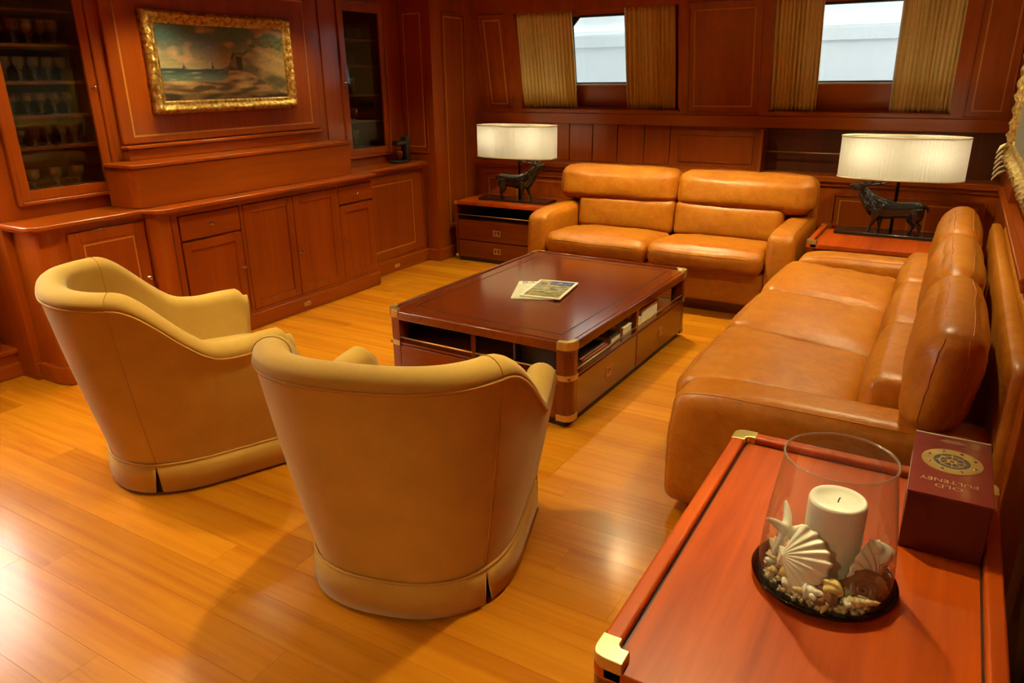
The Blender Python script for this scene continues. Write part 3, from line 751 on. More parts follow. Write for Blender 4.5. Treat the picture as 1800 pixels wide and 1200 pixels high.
# outside: white hull of the neighbouring ship and unseen walls added to steer the daylight
h = thing('neighbouring_hull', 'white ship side with grey rub rails seen through the windows', 'ship', (-1.5, 9.2, 0))
MB().box(-9, 8, 9.2, 9.4, -2, 7).build('hull_plating', 'hull', h, world=True)
MB().box(-9, 8, 9.13, 9.2, 1.93, 2.05).box(-9, 8, 9.15, 9.2, 2.08, 2.11).build('rub_rail', 'hullgrey', h, world=True)
MB().box(-4.0, -3.35, 9.17, 9.2, 2.42, 3.0).box(-0.62, 0.6, 9.17, 9.2, 2.42, 3.0).build('hull_hatch', 'hullgrey', h, world=True)
MB().box(-8.2, -8.0, -4, 6.4, -1, 6.0).box(-8.2, -4.85, 6.4, 6.6, -1, 6.0).build('glare_and_shade_wall', 'added_wall_white', structure('wall_outside_added'))  # added: sunlit reflector for the floor glare, plus a blocker shading the hull
# ================================================================== ARMCHAIRS
def resample(pts, n):
    d = [0]
    for a, b in zip(pts[:-1], pts[1:]): d.append(d[-1]+math.hypot(b[0]-a[0], b[1]-a[1]))
    out = []; k = 0
    for i in range(n):
        t = d[-1]*i/(n-1)
        while k < len(d)-2 and d[k+1] < t: k += 1
        u = (t-d[k])/max(1e-9, d[k+1]-d[k])
        out.append((pts[k][0]+(pts[k+1][0]-pts[k][0])*u, pts[k][1]+(pts[k+1][1]-pts[k][1])*u))
    return out
def upath(w, yc, b, yf, e, wf):
    back = []
    for i in range(161):
        a = -PI/2+PI*i/160; s, c = math.sin(a), math.cos(a)
        back.append((w*math.copysign(abs(s)**(2/e), s), yc-b*abs(c)**(2/e)))
    back = resample(back, 81)
    L = [(-(w+(wf-w)*t), yc+(yf-yc)*t) for t in [1-i/20 for i in range(20)]]
    R = [(-x, y) for x, y in reversed(L)]
    return L + back + R                                  # 121 points, left front -> back -> right front
NB = 121
def seg_s(i): return -1+2*i/(NB-1)
def chair_mesh_parts(root):
    ZS = 0.135
    base = upath(0.342, 0.02, 0.365, 0.35, 2.5, 0.325)
    topo = upath(0.442, 0.02, 0.497, 0.365, 2.5, 0.405)
    def hh(p):                                            # rim height from the outer plan position
        y_ = p[1]
        t = sm((y_+0.27)/0.36)
        z = 0.872*(1-t) + 0.637*t
        z -= 0.012*math.exp(-((y_-0.15)/0.09)**2)
        z -= 0.04*sm((y_-0.32)/0.05)**2
        return z + 0.012*math.cos(p[0]*3.4)*(1-t)
    H = [hh(p) for p in topo]
    # outward normals in plan
    nrmls = []
    for i in range(NB):
        a = topo[max(0, i-1)]; b = topo[min(NB-1, i+1)]
        tx, ty = b[0]-a[0], b[1]-a[1]; l = math.hypot(tx, ty); nrmls.append((ty/l, -tx/l))
    rows = []
    R = 0.052
    K = 10
    rails = []
    for i in range(NB):
        (bx, by), (tx, ty), (nx, ny), z = base[i], topo[i], nrmls[i], H[i]
        zc = z-R; front = sm((abs(seg_s(i))-0.90)/0.10)
        prof = []
        for k in range(K+1):                              # outer skin, slightly hollow
            t = k/K; q = t + 0.05*math.sin(PI*t)
            zz = ZS+(zc-0.005-ZS)*t
            prof.append((bx+(tx-bx)*q*0.98, by+(ty-by)*q*0.98, zz))
        rail = prof[-1]
        cx_, cy_ = tx-nx*R*0.98, ty-ny*R*0.98
        for a in [PI*0.06+PI*0.90*m/9 for m in range(10)]:
            rr = R*1.06
            prof.append((cx_+nx*rr*math.cos(a), cy_+ny*rr*math.cos(a), zc+R*math.sin(a)))
        off = 0.135
        for t in (0.12, 0.35, 0.65, 1.0):
            zz = zc-0.01+(0.30-zc)*t
            xi = (tx-nx*(R*2.0+0.03*t))*(1-0.12*t); yi = (ty-ny*(R*2.0+0.03*t))*(1-0.10*t)
            prof.append((xi, yi, zz))
        rows.append(prof); rails.append(rail)
    mb = MB(); mb.grid(rows)
    n = len(rows[0])
    # close the arm fronts: rounded front faces
    for rw, fl in ((rows[0], False), (rows[-1], True)):
        c = Vector((sum(p[0] for p in rw)/n, 0, 0))
        ring2 = []
        for p in rw:
            ring2.append((p[0]*0.9+c.x*0.1, p[1]+0.018, p[2] if p[2] > 0.32 else p[2]))
        o = len(mb.v); mb.v += [Vector(p) for p in rw] + [Vector(p) for p in ring2]
        for k in range(n-1):
            q = (o+k, o+k+1, o+n+k+1, o+n+k); mb.f.append(q if not fl else tuple(reversed(q))); mb.sm.append(True)
        q = tuple(o+n+k for k in range(n)); mb.f.append(q if not fl else tuple(reversed(q))); mb.sm.append(False)
    shell = mb.build('shell', 'fabric', root, fix=True)
    # front rail under the cushion and inner deck
    MB().puff(0, 0.08, 0.215, 0.60, 0.55, 0.17, 0.02, n=6).build('seat_base', 'fabric', root)
    MB().puff(0, 0.085, 0.365, 0.58, 0.60, 0.15, 0.055, (0.0, 0.03, 0.03)).build('seat_cushion', 'fabric', root)
    # piping below the roll, round the skirt and at the back seams
    mb = MB(); mb.tube([(p[0]+nn[0]*0.003, p[1]+nn[1]*0.003, p[2]) for p, nn in zip(rails, nrmls)], 0.0052, 6); mb.build('roll_piping', 'piping', root)
    mb = MB(); mb.tube([(p[0]+nn[0]*0.006, p[1]+nn[1]*0.006, ZS) for p, nn in zip(base, nrmls)] , 0.0055, 6); mb.build('skirt_piping', 'piping', root)
    for i in (36, 84):
        pts = [Vector(p) for p in rows[i][:21+4]]
        c = Vector((0, 0.1, 0.5)); o2 = []
        for k, p in enumerate(pts):
            nx, ny = nrmls[i]
            d = Vector((nx, ny, 0)) if k <= 10 else (Vector((nx*math.cos(PI*(k-11)/9.0), ny*math.cos(PI*(k-11)/9.0), math.sin(PI*(k-11)/9.0))) if k <= 20 else Vector((-nx, -ny, 0)))
            o2.append(p+d*0.0012)
        mb = MB(); mb.tube(o2, 0.0017, 5); mb.build('seam', 'fabric_dark', root)
    # skirt: four panels with open pleats at the corners
    def skirt(i0, i1, gap0, gap1):
        rws = []
        for z, off, g in ((ZS, 0.006, 0.0), (0.09, 0.009, 0.4), (0.014, 0.014, 1.0)):
            pts = [(base[i][0]+nrmls[i][0]*off, base[i][1]+nrmls[i][1]*off, z) for i in range(i0, i1+1)]
            def pull(p, q, d):
                v = Vector(q)-Vector(p); v.z = 0; return tuple(Vector(p)+v.normalized()*d*g) 
            pts[0] = pull(pts[0], pts[1], gap0); pts[-1] = pull(pts[-1], pts[-2], gap1)
            rws.append(pts)
        o = MB().grid(rws).build('skirt_panel', 'fabric', root)
        m = o.modifiers.new('thick', 'SOLIDIFY'); m.thickness = 0.006; m.offset = 0
    skirt(0, 36, 0, 0.015); skirt(36, 84, 0.015, 0.015); skirt(84, 120, 0.015, 0)
    o = MB().grid([[(x, 0.366, z) for x in (-0.335, -0.13, 0.13, 0.335)] for z in (ZS+0.02, 0.014)]).build('skirt_panel', 'fabric', root)
    m = o.modifiers.new('thick', 'SOLIDIFY'); m.thickness = 0.006
    pl = [(p[0]*0.965, 0.02+(p[1]-0.02)*0.965) for p in base]
    MB().prism(pl, 0.003, 0.13).build('plinth', 'dark', root, fix=True)
ch = thing('armchair', 'tan upholstered tub armchair nearest the camera, its back turned to it', 'armchair', (-1.418, 1.762, 0), math.atan2(0.26, 0.966), 'tan tub armchairs')
chair_mesh_parts(ch)
c2 = copy_tree(ch); c2.location = (-2.765, 1.865, 0); c2.rotation_euler = (0, 0, -math.radians(27))
tag(c2, 'tan upholstered tub armchair at the left, angled sideways beside the base cabinets')

# ================================================================== SOFAS
def lean_fn(y0, z0, k, ext=None):
    return lambda P: (P.x, P.y+(P.z-z0)*k, P.z)
def seam_on(ax, c, args, bulge, fn, r=0.0026, lift=0.0, n=9):
    """closed piping lying on a puff cushion's surface, in the plane q[ax]=c"""
    pts = []; u, v = (ax+1) % 3, (ax+2) % 3
    sq = [(-1+2*i/n, -1) for i in range(n)] + [(1, -1+2*i/n) for i in range(n)] + [(1-2*i/n, 1) for i in range(n)] + [(-1, 1-2*i/n) for i in range(n)]
    for a, b in sq:
        q = [0, 0, 0]; q[ax] = c; q[u] = a; q[v] = b
        pts.append(MB.puff_pt(q, *args, bulge=bulge, fn=fn))
    return MB().tube(pts, r, 6, closed=True)
def make_sofa(label, loc, rz, W, D, aw, ah, ns, seat_z, seat_d, lum, pil, frame):
    """lum = (y centre, thickness, z0, z1), pil = the same for the head cushions, frame = list of (y, thickness, top)"""
    s = thing('leather_sofa', label, 'sofa', loc, rz); hw = W/2
    MB().box(-hw+0.04, hw-0.04, 0.10, D-0.04, 0.0, 0.09).build('plinth', 'mahog_x', s)
    MB().puff(0, D*0.47, 0.205, W-2*aw+0.01, D*0.88, 0.24, 0.022, n=8).build('seat_frame', 'leather', s)
    for sg in (-1, 1):
        x = sg*(hw-aw/2)
        def arm_fn(P):
            t = sm((0.20-P.y)/0.22) * sm((P.z-ah*0.55)/(ah*0.45))
            return (P.x, P.y+0.02*t, P.z-0.020*t)
        args = (x, D*0.455, 0.045+(ah-0.045)/2, aw, D*0.91, ah-0.045, 0.058)
        arm = MB().puff(*args, bulge=(0, 0, 0.008), n=16, fn=arm_fn).build('arm', 'leather', s)
        for c in (0.84, -0.84):
            pts = [MB.puff_pt((c, -0.98, -0.9+1.75*i/10), *args, bulge=(0, 0, 0.008), fn=arm_fn) for i in range(11)] + [MB.puff_pt((c, -0.93+1.9*i/16, 0.99), *args, bulge=(0, 0, 0.008), fn=arm_fn) for i in range(17)]
            MB().tube(pts, 0.0022, 6).build('seam', 'seam', arm)
    iw = W-2*aw; cw = iw/ns; th = 0.17
    for k in range(ns):
        cx = -iw/2+cw*(k+0.5)
        def seat_fn(P, cx=cx, k=k):
            wob = 0.007*nz(P.x*6, P.y*6, k*3.1) + 0.004*nz(P.x*15, P.y*15, k)
            e = max(0, abs((P.x-cx)/(cw/2))-0.78)/0.22                      # puckers along the side seams
            puck = 0.006*e*math.sin(P.y*95+k)*(1 if P.z > seat_z-0.06 else 0)
            return (P.x, P.y, P.z+wob+puck-0.035*sm(P.y/seat_d))
        args = (cx, seat_d/2-0.012, seat_z-th/2, cw-0.003, seat_d+0.06, th, 0.066); bl = (0, 0.022, 0.030)
        c = MB().puff(*args, bulge=bl, n=18, fn=seat_fn).build('seat_cushion', 'leather', s)
        seam_on(2, 0.42, args, bl, seat_fn).build('seam', 'seam', c)
    # low cushions between the arms, plump head cushions over the full width
    yc, t, z0, z1 = lum
    for k in range(ns):
        cx = -iw/2+cw*(k+0.5)
        MB().puff(cx, yc, (z0+z1)/2, cw-0.004, t, z1-z0, 0.05, (0, 0.022, 0), n=12, fn=lean_fn(0, z0, 0.12)).build('lumbar_cushion', 'leather', s)
    yc, t, z0, z1 = pil; bw = W/ns
    for k in range(ns):
        cx = -hw+bw*(k+0.5)
        def pil_fn(P, k=k, cx=cx):
            zc = (P.z-z0)/(z1-z0)
            q = P.y+(P.z-z0)*(0.16 if D < 1.1 else 0.09)
            e = max(0, abs((P.x-cx)/(bw/2))-0.70)/0.30
            f = 0.0022*e*math.sin(zc*46+k*2)
            g = 0.0035*sm((zc-0.55)/0.3)*math.sin(P.x*85+3*nz(P.x*9, k, 1.0))*(1 if P.y < yc else 0)      # gathers at the top seam
            return (P.x, q+f-g+0.006*nz(P.x*6, P.z*8, k+2.0), P.z+0.008*nz(P.x*5, P.y*9, k+5.0))
        args = (cx, yc, (z0+z1)/2, bw-0.008, t, z1-z0, min(t, z1-z0)*(0.30 if D < 1.1 else 0.48)); bl = (0.012, 0.034, 0.010) if D < 1.1 else (0.020, 0.022, 0.014)
        p = MB().puff(*args, bulge=bl, n=20, fn=pil_fn).build('back_cushion', 'leather', s)
        for c in (-0.45, 0.55): seam_on(1, c, args, bl, pil_fn, 0.0024, n=12).build('seam', 'seam', p)
    for (y0, t, hgt) in frame:
        MB().puff(0, y0, 0.05+(hgt-0.05)/2, W-0.012, t, hgt-0.05, t*0.48, (0, 0.003, 0), n=12).build('back_frame', 'leather', s)
    return s
make_sofa('two-seat cognac leather sofa under the windows, behind the coffee table', (-1.805, 4.98, 0), 0, 2.0, 0.99, 0.185, 0.615, 2, 0.480, 0.57, (0.615, 0.17, 0.42, 0.69), (0.682, 0.255, 0.640, 0.905), [(0.86, 0.17, 0.78)])
make_sofa('three-seat cognac leather sofa along the right wall, nearest the glass hurricane lamp', (-0.775, 3.735, 0), -PI/2, 2.63, 1.14, 0.22, 0.530, 3, 0.490, 0.61, (0.725, 0.22, 0.42, 0.62), (0.838, 0.185, 0.515, 0.865), [(1.045, 0.066, 0.785), (1.105, 0.060, 0.785)])

# ================================================================== CAMPAIGN FURNITURE
def flush_handle(parent, p, axis, w=0.055, h=0.048):
    """square brass plate let into a drawer front with a small ring pull; axis = outward normal"""
    if axis == 'x': mt = Matrix.Translation(p) @ Matrix(((0, 0, 1, 0), (1, 0, 0, 0), (0, 1, 0, 0), (0, 0, 0, 1)))
    else: mt = Matrix.Translation(p) @ Matrix(((1, 0, 0, 0), (0, 0, -1, 0), (0, 1, 0, 0), (0, 0, 0, 1)))
    mb = MB()
    for (a, b, c, d) in ((-w/2, w/2, -h/2, -h/2+0.012), (-w/2, w/2, h/2-0.012, h/2), (-w/2, -w/2+0.012, -h/2+0.012, h/2-0.012), (w/2-0.012, w/2, -h/2+0.012, h/2-0.012)): mb.box(a, b, c, d, 0, 0.003, mat=mt)
    mb.box(-0.006, 0.008, -h/2+0.012, 0.004, 0, 0.004, mat=mt)
    mb.tube([(0.010*math.cos(t), 0.010*math.sin(t)+0.002, 0.004) for t in [2*PI*i/12 for i in range(12)]], 0.002, 5, mt, closed=True)
    return mb.build('flush_handle', 'brass_dull', parent)
def rrect(x0, x1, y0, y1, r, n=6):
    pts = []
    for (cx, cy, a0) in ((x1-r, y0+r, -PI/2), (x1-r, y1-r, 0), (x0+r, y1-r, PI/2), (x0+r, y0+r, PI)):
        pts += [(cx+r*math.cos(a0+PI/2*k/n), cy+r*math.sin(a0+PI/2*k/n)) for k in range(n+1)]
    return pts
def corner_cap(parent, x, y, sx, sy, z0, z1, r, t=0.0025, name='brass_cap', mat='brass'):
    """quarter-round brass collar on a rounded vertical corner whose outer corner is (x,y); sx,sy point outward"""
    mb = MB(); cx, cy = x-sx*r, y-sy*r; out = []; inn = []
    path = [(0, 1, cx-sx*0.035)] 
    pts = [(cx-sx*0.03, y+sy*t)] + [(cx+sx*(r+t)*math.sin(a), cy+sy*(r+t)*math.cos(a)) for a in [PI/2*k/6 for k in range(7)]] + [(x+sx*t, cy-sy*0.03)]
    ins = [(cx-sx*0.03, y-sy*0.002)] + [(cx+sx*(r-0.002)*math.sin(a), cy+sy*(r-0.002)*math.cos(a)) for a in [PI/2*k/6 for k in range(7)]] + [(x-sx*0.002, cy-sy*0.03)]
    poly = pts + list(reversed(ins))
    mb.prism(poly, z0, z1); return mb.build(name, mat, parent, fix=True)

# ---- coffee table
ct = thing('coffee_table', 'dark mahogany campaign coffee table with brass corners in the middle of the seating', 'coffee table', (-1.912, 3.69, 0), math.radians(-1.6))
hx, hy, H0 = 0.555, 0.80, 0.44
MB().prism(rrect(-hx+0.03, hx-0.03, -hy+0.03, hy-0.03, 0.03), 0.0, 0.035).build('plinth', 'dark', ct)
MB().prism(rrect(-hx, hx, -hy, hy, 0.045), H0-0.052, H0-0.004).build('top', 'mahog_y', ct, bevel=0.006)
MB().prism(rrect(-hx+0.026, hx-0.026, -hy+0.026, hy-0.026, 0.03), H0-0.004, H0-0.0015).build('top_panel', 'mahog_y', ct)
mb = MB(); 
def ring(mb, x0, x1, y0, y1, w, z0, z1):
    frame_rect(mb, x0, x1, y0, y1, w, 'z', z0, z1); return mb
ring(mb, -hx+0.10, hx-0.10, -hy+0.10, hy-0.10, 0.007, H0-0.0015, H0-0.0008); mb.build('inlay', 'ebony_and_shadow', ct)
mb = MB(); mb.box(-hx+0.004, -hx+0.024, -hy+0.05, hy-0.02, H0-0.004, H0+0.006); mb.box(-hx+0.02, hx-0.05, hy-0.024, hy-0.004, H0-0.004, H0+0.006); mb.build('top_edge', 'mahog_y', ct, bevel=0.004)
# posts and caps
for sx in (-1, 1):
    for sy in (-1, 1):
        x, y = sx*hx, sy*hy
        p = [(sx*(hx-0.075), sy*hy), (sx*(hx-0.045), sy*hy)] + [(sx*(hx-0.045)+sx*0.045*math.sin(a), sy*(hy-0.045)+sy*0.045*math.cos(a)) for a in [PI/2*k/6 for k in range(1, 7)]] + [(sx*hx, sy*(hy-0.075)), (sx*(hx-0.075), sy*(hy-0.075))]
        p = [(a*0.994, b*0.996) for a, b in p]
        po = MB().prism(p, 0.035, H0-0.052).build('corner_post', 'mahog_z', ct, fix=True)
        for z0, z1 in ((0.036, 0.068), (0.245, 0.272)): corner_cap(po, x*0.996, y*0.997, sx, sy, z0, z1, 0.045)
        corner_cap(po, x, y, sx, sy, H0-0.040, H0-0.002, 0.046, name='brass_corner')
        mb = MB(); 
        pts = rrect(-0.0, 0.05, 0.0, 0.05, 0.001)
        q = [(sx*(hx+0.001), sy*(hy-0.075)), (sx*(hx+0.001), sy*(hy-0.045))] + [(sx*(hx-0.045)+sx*0.046*math.cos(a), sy*(hy-0.045)+sy*0.046*math.sin(a)) for a in [PI/2*k/6 for k in range(1, 7)]] + [(sx*(hx-0.075), sy*(hy+0.001)), (sx*(hx-0.072), sy*(hy-0.022)), (sx*(hx-0.03), sy*(hy-0.03)), (sx*(hx-0.022), sy*(hy-0.072))]
        mb.prism(q, H0-0.004, H0+0.0015 if not (sx < 0 or sy > 0) else H0+0.007); mb.build('brass_corner', 'brass', po, fix=True)
# carcass with open shelf above, drawers below
ZSH = 0.262
MB().box(-hx+0.02, hx-0.02, -hy+0.02, hy-0.02, 0.035, ZSH-0.012).build('carcass', 'mahog_x', ct)
MB().box(-hx+0.008, hx-0.008, -hy+0.008, hy-0.008, ZSH-0.012, ZSH).build('shelf', 'mahog_y', ct, bevel=0.003)
MB().box(0.234, hx-0.08, -hy+0.085, -hy+0.095, ZSH, H0-0.052).build('shaded_partition', 'dark', ct); MB().box(0.222, 0.234, -hy+0.03, hy-0.03, ZSH, H0-0.052).build('shaded_partition', 'dark', ct)  # near-black panels added to close the bays, so they read as shade
MB().box(-hx+0.03, 0.222, -0.45, -0.435, ZSH, H0-0.052).build('shaded_partition', 'dark', ct); MB().box(-hx+0.02, -hx+0.03, -hy+0.03, hy-0.03, ZSH, H0-0.052).build('shaded_partition', 'dark', ct)
for sy in (-1, 1): MB().box(-0.014, 0.014, sy*hy-(0.008 if sy > 0 else -0.008)-0.012*sy-0.012, sy*hy-0.008*sy, ZSH, H0-0.052).build('divider', 'mahog_z', ct)
for sx in (-1, 1): MB().box(min(sx*(hx-0.006), sx*(hx-0.04)), max(sx*(hx-0.006), sx*(hx-0.04)), -0.014, 0.014, ZSH, H0-0.052).build('divider', 'mahog_z', ct)
for sx in (-1, 1):
    for (a, b) in ((-hy+0.078, -0.006), (0.006, hy-0.078)):
        x0, x1 = sorted((sx*(hx-0.02), sx*(hx-0.004)))
        d = MB().box(x0, x1, a, b, 0.05, ZSH-0.016).build('drawer', 'mahog_y', ct, bevel=0.003)
        if sx > 0: flush_handle(d, (hx-0.004, (a+b)/2, 0.155), 'x', 0.06, 0.055)
        xr = sx*(hx-0.010)
        MB().tube([(xr, a, ZSH+0.028), (xr, b, ZSH+0.028)], 0.004, 8).build('brass_rail', 'brass', ct)
for sy in (-1, 1):
    for (a, b) in ((-hx+0.078, -0.006), (0.006, hx-0.078)):
        y0, y1 = sorted((sy*(hy-0.02), sy*(hy-0.004)))
        MB().box(a, b, y0, y1, 0.05, ZSH-0.016).build('drawer', 'mahog_x', ct, bevel=0.003)
        MB().tube([(a, sy*(hy-0.010), ZSH+0.028), (b, sy*(hy-0.010), ZSH+0.028)], 0.004, 8).build('brass_rail', 'brass', ct)
CT = wmat(ct)
def on_table(x, y, z): return CT @ Vector((x, y, z))

# ---- chests beside the sofas and the table at the front
def chest(label, x0, x1, y0, y1, h, style):
    c = thing('campaign_chest', label, 'side table', ((x0+x1)/2, (y0+y1)/2, 0))
    W, D = (x1-x0)/2, (y1-y0)/2
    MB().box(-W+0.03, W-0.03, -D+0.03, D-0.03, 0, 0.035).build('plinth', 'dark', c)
    topm = 'sidetop'
    ax = 'mahog_x'
    MB().prism(rrect(-W, W, -D, D, 0.028), h-0.034, h-0.004).build('top', topm, c, bevel=0.004)
    if style == 'open':
        MB().box(-W+0.012, W-0.012, -D+0.016, D-0.012, 0.035, h-0.17).build('carcass', ax, c)
        MB().box(-W+0.004, -W+0.03, -D+0.004, D-0.004, 0.035, h-0.034).build('side_panel', 'mahog_z', c, bevel=0.004); MB().box(W-0.03, W-0.004, -D+0.004, D-0.004, 0.035, h-0.034).build('side_panel', 'mahog_z', c, bevel=0.004)
        MB().box(-W+0.03, W-0.03, D-0.02, D-0.006, h-0.17, h-0.034).build('back_panel', 'dark', c)
        MB().tube([(-W+0.03, -D+0.012, h-0.125), (W-0.03, -D+0.012, h-0.125)], 0.0045, 8).build('brass_rail', 'brass', c)
        zs = [(0.045, 0.195), (0.203, h-0.185)]
        for z0, z1 in zs:
            d = MB().box(-W+0.034, W-0.034, -D+0.002, -D+0.018, z0, z1).build('drawer', ax, c, bevel=0.003)
            flush_handle(d, (0.0-0.02, -D+0.002, (z0+z1)/2), 'y', 0.075, 0.055)
        for sx in (-1, 1):
            for z0, z1 in ((0.036, 0.06), (h-0.034, h-0.002)): 
                mb = MB().puff(sx*(W-0.011), -D+0.011, (z0+z1)/2, 0.03, 0.03, z1-z0, 0.006, n=4); mb.build('brass_corner', 'brass_dull', c)
    else:
        MB().box(-W+0.012, W-0.012, -D+0.012, D-0.012, 0.035, h-0.034).build('carcass', 'mahog_z', c)
        for sx in (-1, 1):
            for sy in (-1, 1):
                p = [(-sx*0, 0)]
                MB().prism(rrect(min(sx*W*0.996, sx*(W-0.06)), max(sx*W*0.996, sx*(W-0.06)), min(sy*D*0.996, sy*(D-0.06)), max(sy*D*0.996, sy*(D-0.06)), 0.024), 0.035, h-0.028).build('corner_post', 'mahog_z', c)
        for k, (z0, z1) in enumerate(((0.05, 0.27), (0.278, h-0.045))):
            d = MB().box(-W-0.002, -W+0.014, -D+0.07, D-0.07, z0, z1).build('drawer', 'mahog_y', c, bevel=0.003)
        for k, (z0, z1) in enumerate(((0.05, 0.27), (0.278, h-0.045))):
            d = MB().box(-W+0.07, W-0.07, -D-0.002, -D+0.014, z0, z1).build('drawer', 'mahog_x', c, bevel=0.003)
        # raised gallery on three sides with its shadow painted as a dark line inside, brass corners
        e = 0.017; g = 0.040
        mb = MB(); mb.box(-W+0.002, -W+g, -D+0.05, D-0.05, h-0.006, h+e); mb.build('gallery_rail', 'sidetop', c, bevel=0.008, seg=3)
        mb = MB(); mb.box(W-g, W-0.002, -D+0.05, D-0.05, h-0.006, h+e); mb.build('gallery_rail', 'sidetop', c, bevel=0.008, seg=3)
        mb = MB(); mb.box(-W+0.05, W-0.05, D-g, D-0.002, h-0.006, h+e); mb.build('gallery_rail', 'sidetop', c, bevel=0.008, seg=3)
        mb = MB(); mb.box(-W+g, -W+g+0.005, -D+0.052, D-g, h-0.004, h-0.0034); mb.box(-W+g, W-g, D-g-0.005, D-g, h-0.004, h-0.0034); mb.box(W-g-0.005, W-g, -D+0.052, D-g, h-0.004, h-0.0034); mb.build('inlay', 'ebony_and_shadow', c)
        for sx in (-1, 1):
            for sy in (-1, 1):
                L = 0.066; r = 0.030; t = g+0.001
                o = [(sx*(W-L), sy*D), ] + [(sx*(W-r)+sx*r*math.sin(a), sy*(D-r)+sy*r*math.cos(a)) for a in [PI/2*k/6 for k in range(7)]] + [(sx*W, sy*(D-L)), (sx*(W-t), sy*(D-L)), (sx*(W-t), sy*(D-t-0.008)), (sx*(W-t-0.008), sy*(D-t)), (sx*(W-L), sy*(D-t))]
                zt = h+e+0.0015
                mb = MB().prism(o, h-0.030, zt); 
                mb.build('brass_corner', 'brass', c, bevel=0.003, fix=True)
    return c
chest('mahogany chest with open slot and two brass-handled drawers in the far left corner', -3.85, -2.92, 5.53, 6.06, 0.55, 'open')
chest('square mahogany corner table between the two sofas, carrying the right stag lamp', -0.755, 0.165, 5.10, 5.775, 0.55, 'tray')
chest('reddish wooden table with brass corners in the near right foreground, under the candle', -0.447, 0.243, 1.035, 2.125, 0.55, 'tray')

# ================================================================== STAG LAMPS
def skin_obj(name, verts, edges, radii, mat, parent, sub=2, root=0, RS_=1.0):
    me = bpy.data.meshes.new(name); me.from_pydata(verts, edges, []); me.update()
    o = bpy.data.objects.new(name, me); COL.objects.link(o); o.parent = parent
    m = o.modifiers.new('skin', 'SKIN'); m.use_smooth_shade = True; m.branch_smoothing = 0.4
    for i, r in enumerate(radii):
        sv = me.skin_vertices[0].data[i]; r = r if isinstance(r, tuple) else (r, r); sv.radius = (r[0]*RS_, r[1]*RS_)
        sv.use_root = (i == root)
    if sub:
        s = o.modifiers.new('sub', 'SUBSURF'); s.levels = sub; s.render_levels = sub
    me.materials.append(M[mat]); return o
def loft(mb, secs, n=18, cap=True):
    """secs: list of (centre, radius across, radius in the bending plane); the figure is built in the xz plane"""
    m = len(secs); rows = []
    for k, (c, ra, rb) in enumerate(secs):
        t = Vector(secs[min(k+1, m-1)][0]) - Vector(secs[max(k-1, 0)][0]); t.normalize()
        side = Vector((0, 1, 0)); up = t.cross(side); up.normalize(); side = up.cross(t)
        rows.append([tuple(Vector(c)+side*ra*math.cos(2*PI*i/n)+up*rb*math.sin(2*PI*i/n)) for i in range(n)])
    mb.grid(rows, closed=True)
    if cap:
        o = len(mb.v)-m*n; mb.f.append(tuple(o+i for i in range(n))); mb.sm.append(True)
        mb.f.append(tuple(o+(m-1)*n+i for i in reversed(range(n)))); mb.sm.append(True)
    return mb
def smooth_secs(secs, k=4):
    out = []
    for i in range(len(secs)-1):
        p0, p1, p2, p3 = secs[max(i-1, 0)], secs[i], secs[i+1], secs[min(i+2, len(secs)-1)]
        f = lambda a, b, c, d, t: 0.5*((2*b)+(-a+c)*t+(2*a-5*b+4*c-d)*t*t+(-a+3*b-3*c+d)*t**3)
        for j in range(k):
            t = j/k
            c = tuple(f(p0[0][m], p1[0][m], p2[0][m], p3[0][m], t) for m in range(3))
            out.append((c, max(0.001, f(p0[1], p1[1], p2[1], p3[1], t)), max(0.001, f(p0[2], p1[2], p2[2], p3[2], t))))
    out.append(secs[-1]); return out
